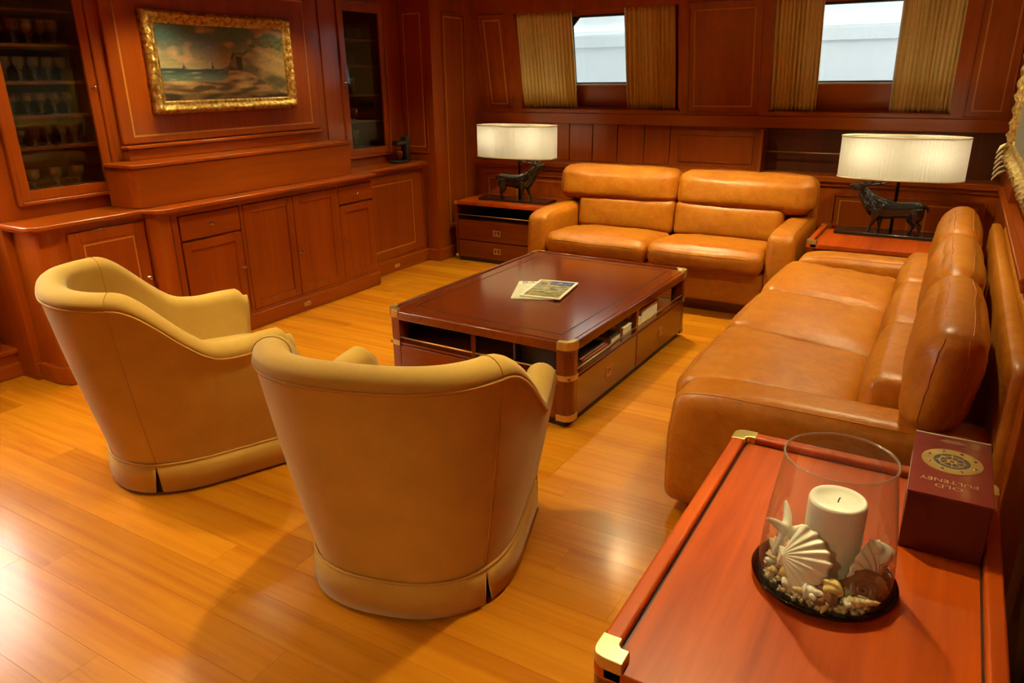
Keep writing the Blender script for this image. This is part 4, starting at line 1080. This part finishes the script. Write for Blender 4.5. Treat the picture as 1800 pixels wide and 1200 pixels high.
def stag(parent):
    # a roaring stag: faces -x, head lifted, antlers laid back; one remeshed bronze body
    mb = MB()
    trunk = [((0.206, 0, 0.168), 0.004, 0.004), ((0.196, 0, 0.166), 0.030, 0.036), ((0.165, 0, 0.163), 0.044, 0.054), ((0.115, 0, 0.160), 0.046, 0.056), ((0.055, 0, 0.156), 0.047, 0.055), ((0.0, 0, 0.153), 0.050, 0.062), ((-0.050, 0, 0.158), 0.050, 0.069),
             ((-0.090, 0, 0.172), 0.045, 0.068), ((-0.125, 0, 0.200), 0.037, 0.058), ((-0.158, 0, 0.236), 0.029, 0.047), ((-0.182, 0, 0.268), 0.024, 0.036), ((-0.200, 0, 0.288), 0.023, 0.026)]
    loft(mb, smooth_secs(trunk))
    head = [((-0.172, 0, 0.286), 0.010, 0.012), ((-0.190, 0, 0.288), 0.024, 0.027), ((-0.215, 0, 0.292), 0.021, 0.024), ((-0.240, 0, 0.299), 0.015, 0.017), ((-0.262, 0, 0.304), 0.012, 0.013), ((-0.272, 0, 0.306), 0.008, 0.009)]
    loft(mb, smooth_secs(head, 3), 14)
    jaw = [((-0.205, 0, 0.276), 0.013, 0.012), ((-0.235, 0, 0.277), 0.010, 0.008), ((-0.262, 0, 0.281), 0.006, 0.0055)]
    loft(mb, smooth_secs(jaw, 3), 10)
    tail = [((0.195, 0, 0.190), 0.012, 0.012), ((0.215, 0, 0.184), 0.011, 0.011), ((0.226, 0, 0.165), 0.008, 0.009), ((0.226, 0, 0.148), 0.003, 0.003)]
    loft(mb, smooth_secs(tail, 3), 10)
    def leg(y, pts): loft(mb, smooth_secs([((x, y*(1.0 if k else 0.75), z), r*0.9, r) for k, (x, z, r) in enumerate(pts)], 3), 12)
    leg(0.027, [(0.150, 0.165, 0.050), (0.142, 0.120, 0.042), (0.128, 0.090, 0.026), (0.142, 0.068, 0.0165), (0.154, 0.056, 0.0135), (0.146, 0.030, 0.0095), (0.140, 0.012, 0.0095), (0.134, 0.0, 0.0125)])
    leg(-0.027, [(0.160, 0.165, 0.050), (0.166, 0.120, 0.042), (0.158, 0.090, 0.026), (0.178, 0.068, 0.0165), (0.192, 0.056, 0.0135), (0.190, 0.030, 0.0095), (0.186, 0.012, 0.0095), (0.180, 0.0, 0.0125)])
    leg(0.026, [(-0.060, 0.150, 0.042), (-0.060, 0.112, 0.030), (-0.056, 0.082, 0.0185), (-0.056, 0.062, 0.0145), (-0.054, 0.036, 0.0095), (-0.055, 0.013, 0.0095), (-0.060, 0.0, 0.0125)])
    leg(-0.026, [(-0.075, 0.150, 0.042), (-0.082, 0.112, 0.030), (-0.092, 0.082, 0.0185), (-0.098, 0.062, 0.0145), (-0.108, 0.036, 0.0095), (-0.116, 0.013, 0.0095), (-0.124, 0.0, 0.0125)])
    for sy in (-1, 1): mb.tube([(-0.180, sy*0.016, 0.302), (-0.168, sy*0.036, 0.312), (-0.152, sy*0.050, 0.316)], [0.008, 0.010, 0.003], 8)
    rnd = random.Random(5)                                   # shaggy locks of the mane
    for k in range(70):
        t = rnd.random(); a = rnd.uniform(-2.6, 2.6); i = 6+t*4; j = int(i); g = i-j
        c = Vector(trunk[j][0]).lerp(Vector(trunk[j+1][0]), g); ra = trunk[j][1]*(1-g)+trunk[j+1][1]*g; rb = trunk[j][2]*(1-g)+trunk[j+1][2]*g
        d = (Vector(trunk[j+1][0])-Vector(trunk[j][0])).normalized(); up = d.cross(Vector((0, 1, 0)))
        q = c + Vector((0, 1, 0))*ra*0.95*math.sin(a) + up*rb*0.95*math.cos(a)
        e = -d*0.026 + Vector((0, 0, -0.010))
        mb.tube([q-e*0.3, q+e*0.3+Vector((0, math.sin(a)*0.003, 0)), q+e], [0.006, 0.0065, 0.002], 6)
    body = mb.build('stag_body', 'bronze', parent)
    m = body.modifiers.new('fuse', 'REMESH'); m.mode = 'VOXEL'; m.voxel_size = 0.0034; m.use_smooth_shade = True
    s2 = body.modifiers.new('soften', 'SMOOTH'); s2.iterations = 3; s2.factor = 0.5
    for sy in (-1, 1):
        mb = MB()
        beam = [(-0.188, sy*0.010, 0.302), (-0.170, sy*0.034, 0.318), (-0.130, sy*0.058, 0.322), (-0.080, sy*0.072, 0.326), (-0.035, sy*0.070, 0.342), (-0.008, sy*0.060, 0.356)]
        mb.tube(beam, [0.0085, 0.0078, 0.0070, 0.0062, 0.0050, 0.0025], 7)
        for a, t in ((beam[0], (-0.226, sy*0.026, 0.338)), (beam[1], (-0.196, sy*0.044, 0.362)), (beam[2], (-0.136, sy*0.070, 0.366)), (beam[3], (-0.075, sy*0.086, 0.368))):
            mb.tube([a, tuple((p+q)/2+d for p, q, d in zip(a, t, (0.006, 0, -0.004))), t], [0.0062, 0.0050, 0.0020], 7)
        mb.build('antler', 'bronze', body)
    return body
def stag_lamp(label, loc, face, depth=0.30):
    l = thing('table_lamp', label, 'lamp', loc, 0, 'stag table lamps')
    MB().box(-0.345, 0.345, -0.105, 0.105, 0.0005, 0.022).build('plinth', 'black', l, bevel=0.004)
    b = stag(l); b.location = (0.02*face, -0.015, 0.0215)
    if face < 0: pass
    else: b.rotation_euler = (0, 0, PI)
    zb, zt = 0.385, 0.652
    MB().tube([(0, 0.048, 0.02), (0, 0.048, 0.40), (0, 0.02, 0.43), (0, 0.0, 0.45), (0, 0, 0.52)], 0.011, 10).build('pole', 'black', l)
    # elliptical pleated drum
    rows = []; N = 330; A, B = 0.380, 0.160
    for j in range(7):
        z = zb+(zt-zb)*j/6; r = []
        for i in range(N):
            a = 2*PI*i/N; f = 1+0.006*(1 if i % 3 == 0 else (-0.6 if i % 3 == 1 else 0.1))
            ex = 0.80
            x = A*math.copysign(abs(math.cos(a))**ex, math.cos(a)); y = B*math.copysign(abs(math.sin(a))**ex, math.sin(a))
            r.append((x*f, y*f, z))
        rows.append(r)
    sh = MB().grid(rows, closed=True, smooth=False).build('shade', 'shade', l)
    for z in (zb, zt):
        pts = []
        for i in range(96):
            a = 2*PI*i/96; pts.append((1.004*A*math.copysign(abs(math.cos(a))**0.8, math.cos(a)), 1.006*B*math.copysign(abs(math.sin(a))**0.8, math.sin(a)), z))
        MB().tube(pts, 0.0055, 6, closed=True).build('shade_trim', 'shade_trim', sh)
    MB().tube([(-A*0.98, 0, zt-0.02), (A*0.98, 0, zt-0.02)], 0.003, 6).tube([(0, -B*0.98, zt-0.02), (0, B*0.98, zt-0.02)], 0.003, 6).tube([(0, 0, 0.52), (0, 0, zt-0.02)], 0.004, 6).build('shade_carrier', 'brass', sh)
    for sx in (-0.18, 0.18):
        MB().lathe([(0, -0.03), (0.02, -0.015), (0.024, 0.0), (0.018, 0.02), (0.011, 0.035), (0.011, 0.06), (0, 0.06)], 12, Matrix.Translation((sx, 0, 0.50))).build('bulb', 'alu', l)
        p = bpy.data.lights.new('bulb_light', 'POINT'); p.energy = BULB; p.color = (1.0, 0.88, 0.60); p.shadow_soft_size = 0.03
        po = bpy.data.objects.new('bulb_light', p); COL.objects.link(po); po.parent = l; po.location = (sx, 0, 0.545)
    return l
BULB = 2.5
stag_lamp('stag lamp with pleated shade on the far left chest, the stag facing right', (-3.33, 5.765, 0.5465), 1)
stag_lamp('stag lamp with pleated shade on the corner table, the stag facing left', (-0.30, 5.622, 0.5465), -1)
# ================================================================== SMALL THINGS
# ---- magazines on the coffee table
def cover1(co):
    n = nz(co.x*30, co.y*22)*0.5+0.5
    c = Vector((0.72, 0.66, 0.52))*(0.75+0.3*n)
    if co.y > 0.12: c = Vector((0.78, 0.72, 0.58))
    return tuple(c)
def cover2(co):
    u, v = co.x/0.118, co.y/0.178
    if abs(u) > 0.90 or abs(v) > 0.93: return (0.80, 0.74, 0.60)
    n = nz(co.x*22, co.y*60, 3)*0.6+nz(co.x*70, co.y*70)*0.25
    if v > 0.45 and u > -0.25: c = Vector((0.05, 0.07, 0.20)).lerp(Vector((0.35, 0.38, 0.50)), sm(n+0.2))
    elif v > -0.35: c = Vector((0.40, 0.33, 0.22)).lerp(Vector((0.12, 0.09, 0.06)), sm(0.45+n*1.5))
    else: c = Vector((0.30, 0.24, 0.08)).lerp(Vector((0.10, 0.07, 0.03)), sm(0.4+n*1.3))
    return tuple(c)
def magazine(label, x, y, z, rz, fn, th=0.007):
    m = thing('magazine', label, 'magazine', (x, y, z), rz, 'magazines on the coffee table')
    MB().box(-0.118, 0.118, -0.178, 0.178, 0, th-0.0008).build('pages', 'paper', m, bevel=0.001)
    rows = [[(-0.1185+0.237*i/42, -0.1785+0.357*j/58, th) for i in range(43)] for j in range(59)]
    o = MB().grid(rows).build('cover', 'print', m); vpaint(o, fn)
    return m
def text(body, size, mat, parent, loc, rot=(0, 0, 0), name='lettering', ext=0.0004, align='CENTER', sx=1.0):
    cu = bpy.data.curves.new(name, 'FONT'); cu.body = body; cu.size = size; cu.extrude = ext; cu.align_x = align; cu.align_y = 'CENTER'; cu.resolution_u = 2
    tmp = bpy.data.objects.new(name, cu); COL.objects.link(tmp)
    dg = bpy.context.evaluated_depsgraph_get(); me = bpy.data.meshes.new_from_object(tmp.evaluated_get(dg)); bpy.data.objects.remove(tmp)
    me.materials.clear(); me.materials.append(M[mat]); o = bpy.data.objects.new(name, me); COL.objects.link(o); o.parent = parent; o.location = loc; o.rotation_euler = rot; o.scale = (sx, 1, 1)
    return o
p = on_table(-0.035, -0.045, H0-0.001)
m1 = magazine('pale magazine lying underneath on the coffee table, titled BA', -1.952, 3.585, 0.4395, math.radians(22), cover1, 0.008)
text('BA', 0.062, 'navycover', m1, (-0.055, 0.148, 0.0082), sx=1.15)
m2 = magazine('glossy white-bordered magazine with a landscape cover, on top of another', -1.877, 3.617, 0.4485, math.radians(9), cover2, 0.007)

# ---- books and magazines in the coffee table's right-hand shelf
def book(label, x0, x1, y0, y1, z0, z1, mat, name='book'):
    b = thing(name, label, 'book', ((x0+x1)/2, (y0+y1)/2, z0), math.radians(-1.6), 'reading matter in the coffee table shelf')
    sx, sy, h = (x1-x0)/2, (y1-y0)/2, z1-z0
    MB().box(-sx, sx, -sy, sy, 0, 0.002).box(-sx, sx, -sy, sy, h-0.002, h).box(-sx, -sx+0.002, -sy, sy, 0.002, h-0.002).build('cover', mat, b)
    MB().box(-sx+0.003, sx-0.003, -sy+0.003, sy-0.003, 0.002, h-0.002).build('pages', 'paper', b)
ZB0 = 0.2625
book('dark slate magazine at the bottom of the near shelf pile in the coffee table', -1.64, -1.40, 3.05, 3.38, ZB0, ZB0+0.018, 'navycover', 'magazine')
book('thin red magazine lying on the near shelf pile in the coffee table', -1.65, -1.405, 3.08, 3.36, ZB0+0.0185, ZB0+0.030, 'redcover', 'magazine')
book('dark magazine on top of the near shelf pile in the coffee table', -1.64, -1.41, 3.06, 3.34, ZB0+0.0305, ZB0+0.042, 'navycover', 'magazine')
book('long dark book in the middle of the near coffee table shelf', -1.64, -1.395, 3.40, 3.52, ZB0, ZB0+0.040, 'navycover')
book('cream book with thick pages at the far end of the near coffee table shelf', -1.60, -1.385, 3.535, 3.655, ZB0, ZB0+0.055, 'paper')
book('cream booklet lying at the front of the far coffee table shelf', -1.60, -1.385, 3.725, 3.80, ZB0, ZB0+0.050, 'paper')
book('bright red book standing in the far coffee table shelf', -1.60, -1.385, 3.815, 4.06, ZB0, ZB0+0.085, 'redcover')

# ---- black device on the right end of the worktop
d = thing('tabletop_device', 'small black device with upright back and arm on the worktop near the corner', 'device', (-4.17, 5.24, 0.9005))
MB().puff(-0.01, -0.03, 0.012, 0.10, 0.22, 0.024, 0.010, n=6).build('base', 'plastic', d)
MB().puff(0.0, 0.035, 0.115, 0.07, 0.055, 0.205, 0.012, n=6).build('column', 'plastic', d)
MB().puff(0.0, -0.045, 0.165, 0.065, 0.13, 0.045, 0.014, n=6).build('arm', 'plastic', d)
MB().lathe([(0, 0), (0.024, 0), (0.032, 0.06), (0.030, 0.075), (0, 0.075)], 16, Matrix.Translation((0.0, -0.055, 0.026))).build('cup', 'mahog_z', d)

# ---- hurricane lamp on the near table
TB = 0.5462
HX, HY = -0.102, 1.505
hl = thing('hurricane_lamp', 'tall tapered clear glass hurricane on a smoked plate, on the near table', 'candle holder', (HX, HY, TB), 0)
MB().lathe([(0.0, 0.0005), (0.125, 0.0005), (0.146, 0.012), (0.150, 0.020), (0.143, 0.020), (0.122, 0.010), (0, 0.009)], 56).build('plate', 'plate', hl)
prof = [(0.136, 0.021), (0.1365, 0.05), (0.134, 0.10), (0.128, 0.16), (0.120, 0.22), (0.111, 0.285), (0.1095, 0.306)]
MB().lathe(prof, 72).build('glass_cylinder', 'hurricane', hl)
mb = MB(); mb.tube([(0.1095*math.cos(a), 0.1095*math.sin(a), 0.307) for a in [2*PI*i/72 for i in range(72)]], 0.0026, 8, closed=True); mb.build('rim', 'rim_glass', hl)
ca = thing('candle', 'thick ivory pillar candle standing inside the glass hurricane', 'candle', (HX+0.005, HY+0.035, TB+0.0125))
MB().lathe([(0, 0), (0.059, 0), (0.060, 0.005), (0.0595, 0.172), (0.057, 0.179), (0.053, 0.180), (0.046, 0.176), (0.040, 0.171), (0.02, 0.170), (0, 0.170)], 40).build('wax_body', 'wax', ca)
MB().tube([(0, 0, 0.168), (0.001, 0, 0.176), (0.003, 0.001, 0.182)], 0.0014, 6).build('wick', 'dark', ca)
ZP = TB+0.0105
# bed of shell bits
mb = MB(); rnd = random.Random(11)
for k in range(820):
    a = rnd.uniform(0, 2*PI); r = 0.121*math.sqrt(rnd.uniform(0.22, 1)); s = rnd.uniform(0.0045, 0.0105)
    if math.hypot(r*math.cos(a)-0.005, r*math.sin(a)-0.035) < 0.072: continue
    zz = rnd.uniform(0.003, 0.024)*(1.1-0.4*(r/0.121)) 
    mt = Matrix.Translation((HX+r*math.cos(a), HY+r*math.sin(a), ZP+zz)) @ Matrix.Rotation(rnd.uniform(0, 6), 4, Vector((rnd.uniform(-1, 1), rnd.uniform(-1, 1), rnd.uniform(-1, 1)))) @ Matrix.Diagonal((s, s*rnd.uniform(0.6, 1.3), s*rnd.uniform(0.4, 0.9), 1))
    mb.add([(1, 0, 0), (-1, 0, 0), (0, 1, 0), (0, -1, 0), (0, 0, 1), (0, 0, -1)], [(0, 2, 4), (2, 1, 4), (1, 3, 4), (3, 0, 4), (2, 0, 5), (1, 2, 5), (3, 1, 5), (0, 3, 5)], True, mt)
o = mb.build('shell_bits', 'gravel'); tag(o, 'bed of small broken shell bits at the bottom of the hurricane glass', 'shell bits', None, 'stuff')
def put(o, pos, rot, label, cat='seashell', group='seashells in the hurricane glass'):
    k = 1.0 if 'scallop' in label or cat == 'starfish' else 1.22
    o.scale = (k, k, k); o.location = (pos[0], pos[1], pos[2]+(0.006 if k > 1 else 0)); o.rotation_euler = rot; return tag(o, label, cat, group)
def scallop(mat='shell_white', R=0.052):
    rows = []; NA, NR = 72, 14; th = math.radians(66)
    for i in range(NR+1):
        r = i/NR; rw = []
        for k in range(NA+1):
            a = -th+2*th*k/NA
            e = R*2*r*(1-0.10*(a/th)**2)*(1-0.06*abs(math.sin(a*2)))
            edge = 1+0.022*math.cos(a/th*PI*9)*r
            x, y_ = math.sin(a)*e*edge*0.92, math.cos(a)*e*edge
            dome = 0.52*R*math.sin(PI*min(1, 0.06+0.86*r))**0.8*(1-0.62*(a/th)**2)
            z = dome + 0.0030*r*math.cos(a/th*PI*9)
            rw.append((x, y_-R, z*0.9))
        rows.append(rw)
    mb = MB().grid(rows); 
    mb.add([(-0.018, -R+0.014, 0.0), (0.018, -R+0.014, 0.0), (0.020, -R-0.004, 0.001), (-0.020, -R-0.004, 0.001), (0, -R+0.004, 0.008)], [(0, 1, 4), (1, 2, 4), (2, 3, 4), (3, 0, 4)])
    o = mb.build('scallop_shell', mat); m = o.modifiers.new('thick', 'SOLIDIFY'); m.thickness = 0.0022; return o
def spiral(name, mat, L, R, turns=4.5, bumps=0.0, mouth=True):
    rows = []; N, K = 18, 60
    for j in range(K+1):
        t = j/K; a0 = turns*2*PI*t
        prof = R*(1-t)**0.85*(0.35+0.65*sm(t/0.18)) + 0.0006
        rw = []
        for i in range(N):
            a = 2*PI*i/N
            g = 1+0.10*math.cos(a-a0*1.0)*1.0 + 0.07*abs(math.cos(turns*PI*t*1.0+a/2)) + bumps*math.cos(5*a+j)*0.5
            rw.append((prof*g*math.cos(a), prof*g*math.sin(a), L*t))
        rows.append(rw)
    mb = MB().grid(rows, closed=True)
    return mb.build(name, mat)
def snail(mat, R=0.028):
    mb = MB(); pts = []; rad = []
    for k in range(54):
        t = k/53; a = 2*PI*2.4*t; r = R*(1-t)*0.68+0.001
        pts.append((r*math.cos(a), r*math.sin(a), R*0.55*t)); rad.append(R*(0.62*(1-t)**1.05+0.03))
    mb.tube(pts, rad, 12); return mb.build('snail_shell', mat)
def cone_open(mat, L, R):
    mb = MB(); mb.lathe([(R*0.8, 0), (R, 0.002), (R*0.98, L*0.3), (R*0.75, L*0.7), (R*0.35, L*0.95), (0, L), ], 22)
    mb.lathe([(R*0.8, 0), (R*0.72, 0.004), (R*0.6, L*0.45), (0, L*0.6)], 22); return mb.build('cone_shell', mat)
def starfish(mat, R=0.066):
    V = [(0, 0, 0)]; E_ = []; rr = [0.014]
    for k in range(5):
        a = 2*PI*k/5; b = len(V)
        V.extend([(R*0.45*math.cos(a), R*0.45*math.sin(a), 0.003), (R*0.8*math.cos(a+0.05), R*0.8*math.sin(a+0.05), 0), (R*1.05*math.cos(a+0.1), R*1.05*math.sin(a+0.1), -0.002)]); rr += [0.0105, 0.007, 0.003]
        E_ += [(0, b), (b, b+1), (b+1, b+2)]
    return skin_obj('starfish', V, E_, rr, mat, None, 2)
def at(dx, dy, dz): return (HX+dx, HY+dy, TB+dz)
from mathutils import Quaternion
def face(normal, upv):
    n = Vector(normal).normalized(); u = Vector(upv); u = (u-n*u.dot(n)).normalized(); x = u.cross(n)
    return Matrix((x, u, n)).transposed().to_euler()
put(scallop(), at(-0.032, -0.062, 0.082), face((-0.10, -0.85, 0.62), (0.95, 0.10, 0.02)), 'large white ribbed scallop shell leaning on the front of the candle', 'scallop shell')
put(scallop(), at(0.082, 0.012, 0.072), face((0.90, -0.45, 0.22), (0.10, 0.10, 1)), 'white ribbed scallop shell standing edge-on right of the candle', 'scallop shell')
put(starfish('shell_white'), at(-0.090, 0.022, 0.085), face((0.85, -0.35, 0.42), (0.1, 0.2, 1)), 'slender white starfish propped against the glass left of the candle', 'starfish')
put(spiral('whelk_shell', 'shell_yellow', 0.062, 0.0215, 3.5), at(0.030, -0.076, 0.058), face((-0.16, -0.62, -0.62), (0, 0, 1)), 'plump yellow banded whelk shell in front of the candle')
put(snail('shell_brown', 0.030), at(0.082, -0.048, 0.034), face((0.15, -0.85, 0.6), (0, 0, 1)), 'large round brown snail shell at the right front of the glass')
put(snail('shell_brown', 0.019), at(0.012, -0.104, 0.030), face((-0.3, -0.7, 0.7), (0.3, 0, 1)), 'small glossy dark brown snail shell beside the yellow whelk')
put(spiral('auger_shell', 'shell_tan', 0.058, 0.012, 6, 0.12), at(0.052, -0.098, 0.028), face((0.96, 0.28, 0.15), (0, 0, 1)), 'long pointed tan auger shell lying at the right front')
put(cone_open('shell_yellow', 0.045, 0.015), at(-0.074, -0.066, 0.042), face((0.8, -0.35, -0.15), (0, 0, 1)), 'tube-like yellow cone shell with open orange mouth, left front')
put(spiral('whelk_shell', 'shell_tan', 0.055, 0.014, 4, 0.1), at(-0.090, -0.044, 0.052), face((0.95, -0.2, -0.10), (0, 0, 1)), 'knobbly tan whelk shell under the big scallop, left side')
put(spiral('whelk_shell', 'shell_white', 0.058, 0.024, 3), at(0.112, 0.034, 0.070), face((-0.35, -0.3, 0.6), (0, 0, 1)), 'smooth cream whelk shell at the far right of the glass')
put(scallop('shell_pink', 0.024), at(-0.084, -0.010, 0.050), face((-0.35, -0.75, 0.55), (0.3, 0, 1)), 'pinkish ribbed clam shell at the left edge of the glass')
put(scallop('shell_pink', 0.024), at(-0.012, -0.080, 0.038), face((0.1, -0.4, 0.9), (1, 0.1, 0)), 'flat greyish pink clam shell below the big scallop')
put(spiral('whelk_shell', 'shell_white', 0.044, 0.014, 3, 0.12), at(-0.028, -0.104, 0.034), face((0.9, -0.1, 0.1), (0, 0, 1)), 'white knobbed whelk shell at the front left of the brown snail')
mb = MB().puff(0, 0, 0, 0.020, 0.016, 0.014, 0.007, n=5); put(mb.build('pebble', 'shell_green'), at(0.056, -0.072, 0.036), (0.2, 0.1, 0.4), 'small pale green glassy pebble beside the brown snail shell', 'pebble', 'seashells in the hurricane glass')
where = ['at the near edge of the plate', 'left of the near edge', 'at the left rim', 'at the right rim', 'right of the near edge']
spots = [(-0.062, -0.100), (-0.098, -0.070), (-0.112, -0.036), (0.030, -0.118), (0.062, -0.104), (0.090, -0.080), (-0.004, -0.119), (-0.036, -0.112)]
cl = ['broken white', 'tan speckled', 'rounded cream', 'pale flat', 'chalky white', 'square whitish', 'oval cream', 'jagged tan']
pl = ['third from the left along the front rim', 'second from the left along the front rim', 'leftmost along the front rim', 'third from the right along the front rim', 'second from the right along the front rim', 'rightmost along the front rim', 'fourth from the right along the front rim', 'fourth from the left along the front rim']
for k, (dx, dy) in enumerate(spots):
    mb = MB().puff(0, 0, 0, 0.019, 0.013, 0.009, 0.004, n=4, fn=lambda P, k=k: (P.x*(1+0.25*nz(P.y*90, k)), P.y*(1+0.3*nz(P.x*80, k+4)), P.z))
    put(mb.build('shell_fragment', ['shell_white', 'shell_tan', 'wax', 'shell_white', 'shell_white', 'wax', 'wax', 'shell_tan'][k]), at(dx*0.96, dy*0.96, 0.032), (0.5, 0.3, k*1.3), '%s shell fragment, %s' % (cl[k], pl[k]))

# ---- whisky box
wb = thing('whisky_box', 'dark burgundy gift box with a gold porthole emblem on the near table', 'box', (0.115, 1.90, 0.5462), 0)
bx, by, bh = 0.084, 0.168, 0.153
MB().box(-bx, bx, -by, by, 0.0, bh-0.006).build('carton', 'boxred', wb, bevel=0.002)
lid = MB().box(-bx-0.002, bx+0.002, -by-0.002, by+0.002, bh-0.006, bh).build('lid', 'boxlid', wb, bevel=0.0015)
mb = MB().box(-bx-0.001, bx+0.001, by-0.003, by+0.0025, bh-0.0005, bh+0.0012); mb.build('lid_highlight', 'shell_pink', lid)  # highlight along the far lid edge, painted as a pale strip
ez = bh
def disc(mb, r0, r1, z0, z1, n=48, cy=0.020):
    vs = []
    mb.lathe([(r0, z0), (r1, z0), (r1, z1), (r0, z1)], n, Matrix.Translation((0, cy, 0)), smooth=False, close=True); return mb
mb = MB(); disc(mb, 0.040, 0.066, ez, ez+0.0018); em = mb.build('porthole_ring', 'brass', lid)
mb = MB().lathe([(0, ez+0.0006), (0.041, ez+0.0006)], 48, Matrix.Translation((0, 0.020, 0))); mb.build('porthole_glass', 'navycover', lid)
mb = MB(); disc(mb, 0.026, 0.029, ez+0.0008, ez+0.0014); disc(mb, 0.006, 0.011, ez+0.0008, ez+0.0014)
for k in range(8):
    a = 2*PI*k/8; mb.tube([(0.010*math.cos(a), 0.020+0.010*math.sin(a), ez+0.0012), (0.034*math.cos(a), 0.020+0.034*math.sin(a), ez+0.0012)], 0.0013, 5)
mb.build('ship_wheel', 'brass_dull', lid)
for k in range(8):
    a = 2*PI*(k+0.5)/8
    MB().lathe([(0.0042, 0), (0.0040, 0.0015), (0.002, 0.0028), (0, 0.003)], 12, Matrix.Translation((0.053*math.cos(a), 0.020+0.053*math.sin(a), ez+0.0016))).build('rivet', 'chrome', em)
text('OLD', 0.023, 'lettering', lid, (-0.004, -0.118, ez+0.0003), (0, 0, PI), sx=1.25)
text('PULTENEY', 0.023, 'lettering', lid, (-0.004, -0.090, ez+0.0003), (0, 0, PI), sx=1.12)
mb = MB()
for k in range(5): mb.box(-0.030+0.006*abs(k-2), 0.030-0.006*abs(k-2), 0.128+0.004*k, 0.1295+0.004*k, ez, ez+0.0004)
mb.build('lid_print', 'lettering', lid)
mb = MB()
for k in range(7):
    y0 = -0.11+0.032*k
    mb.tube([(-bx-0.0006, y0, 0.118), (-bx-0.0006, y0+0.012, 0.128), (-bx-0.0006, y0+0.020, 0.116), (-bx-0.0006, y0+0.010, 0.106)], 0.0013, 5)
mb.build('side_ornament', 'shell_white', wb)
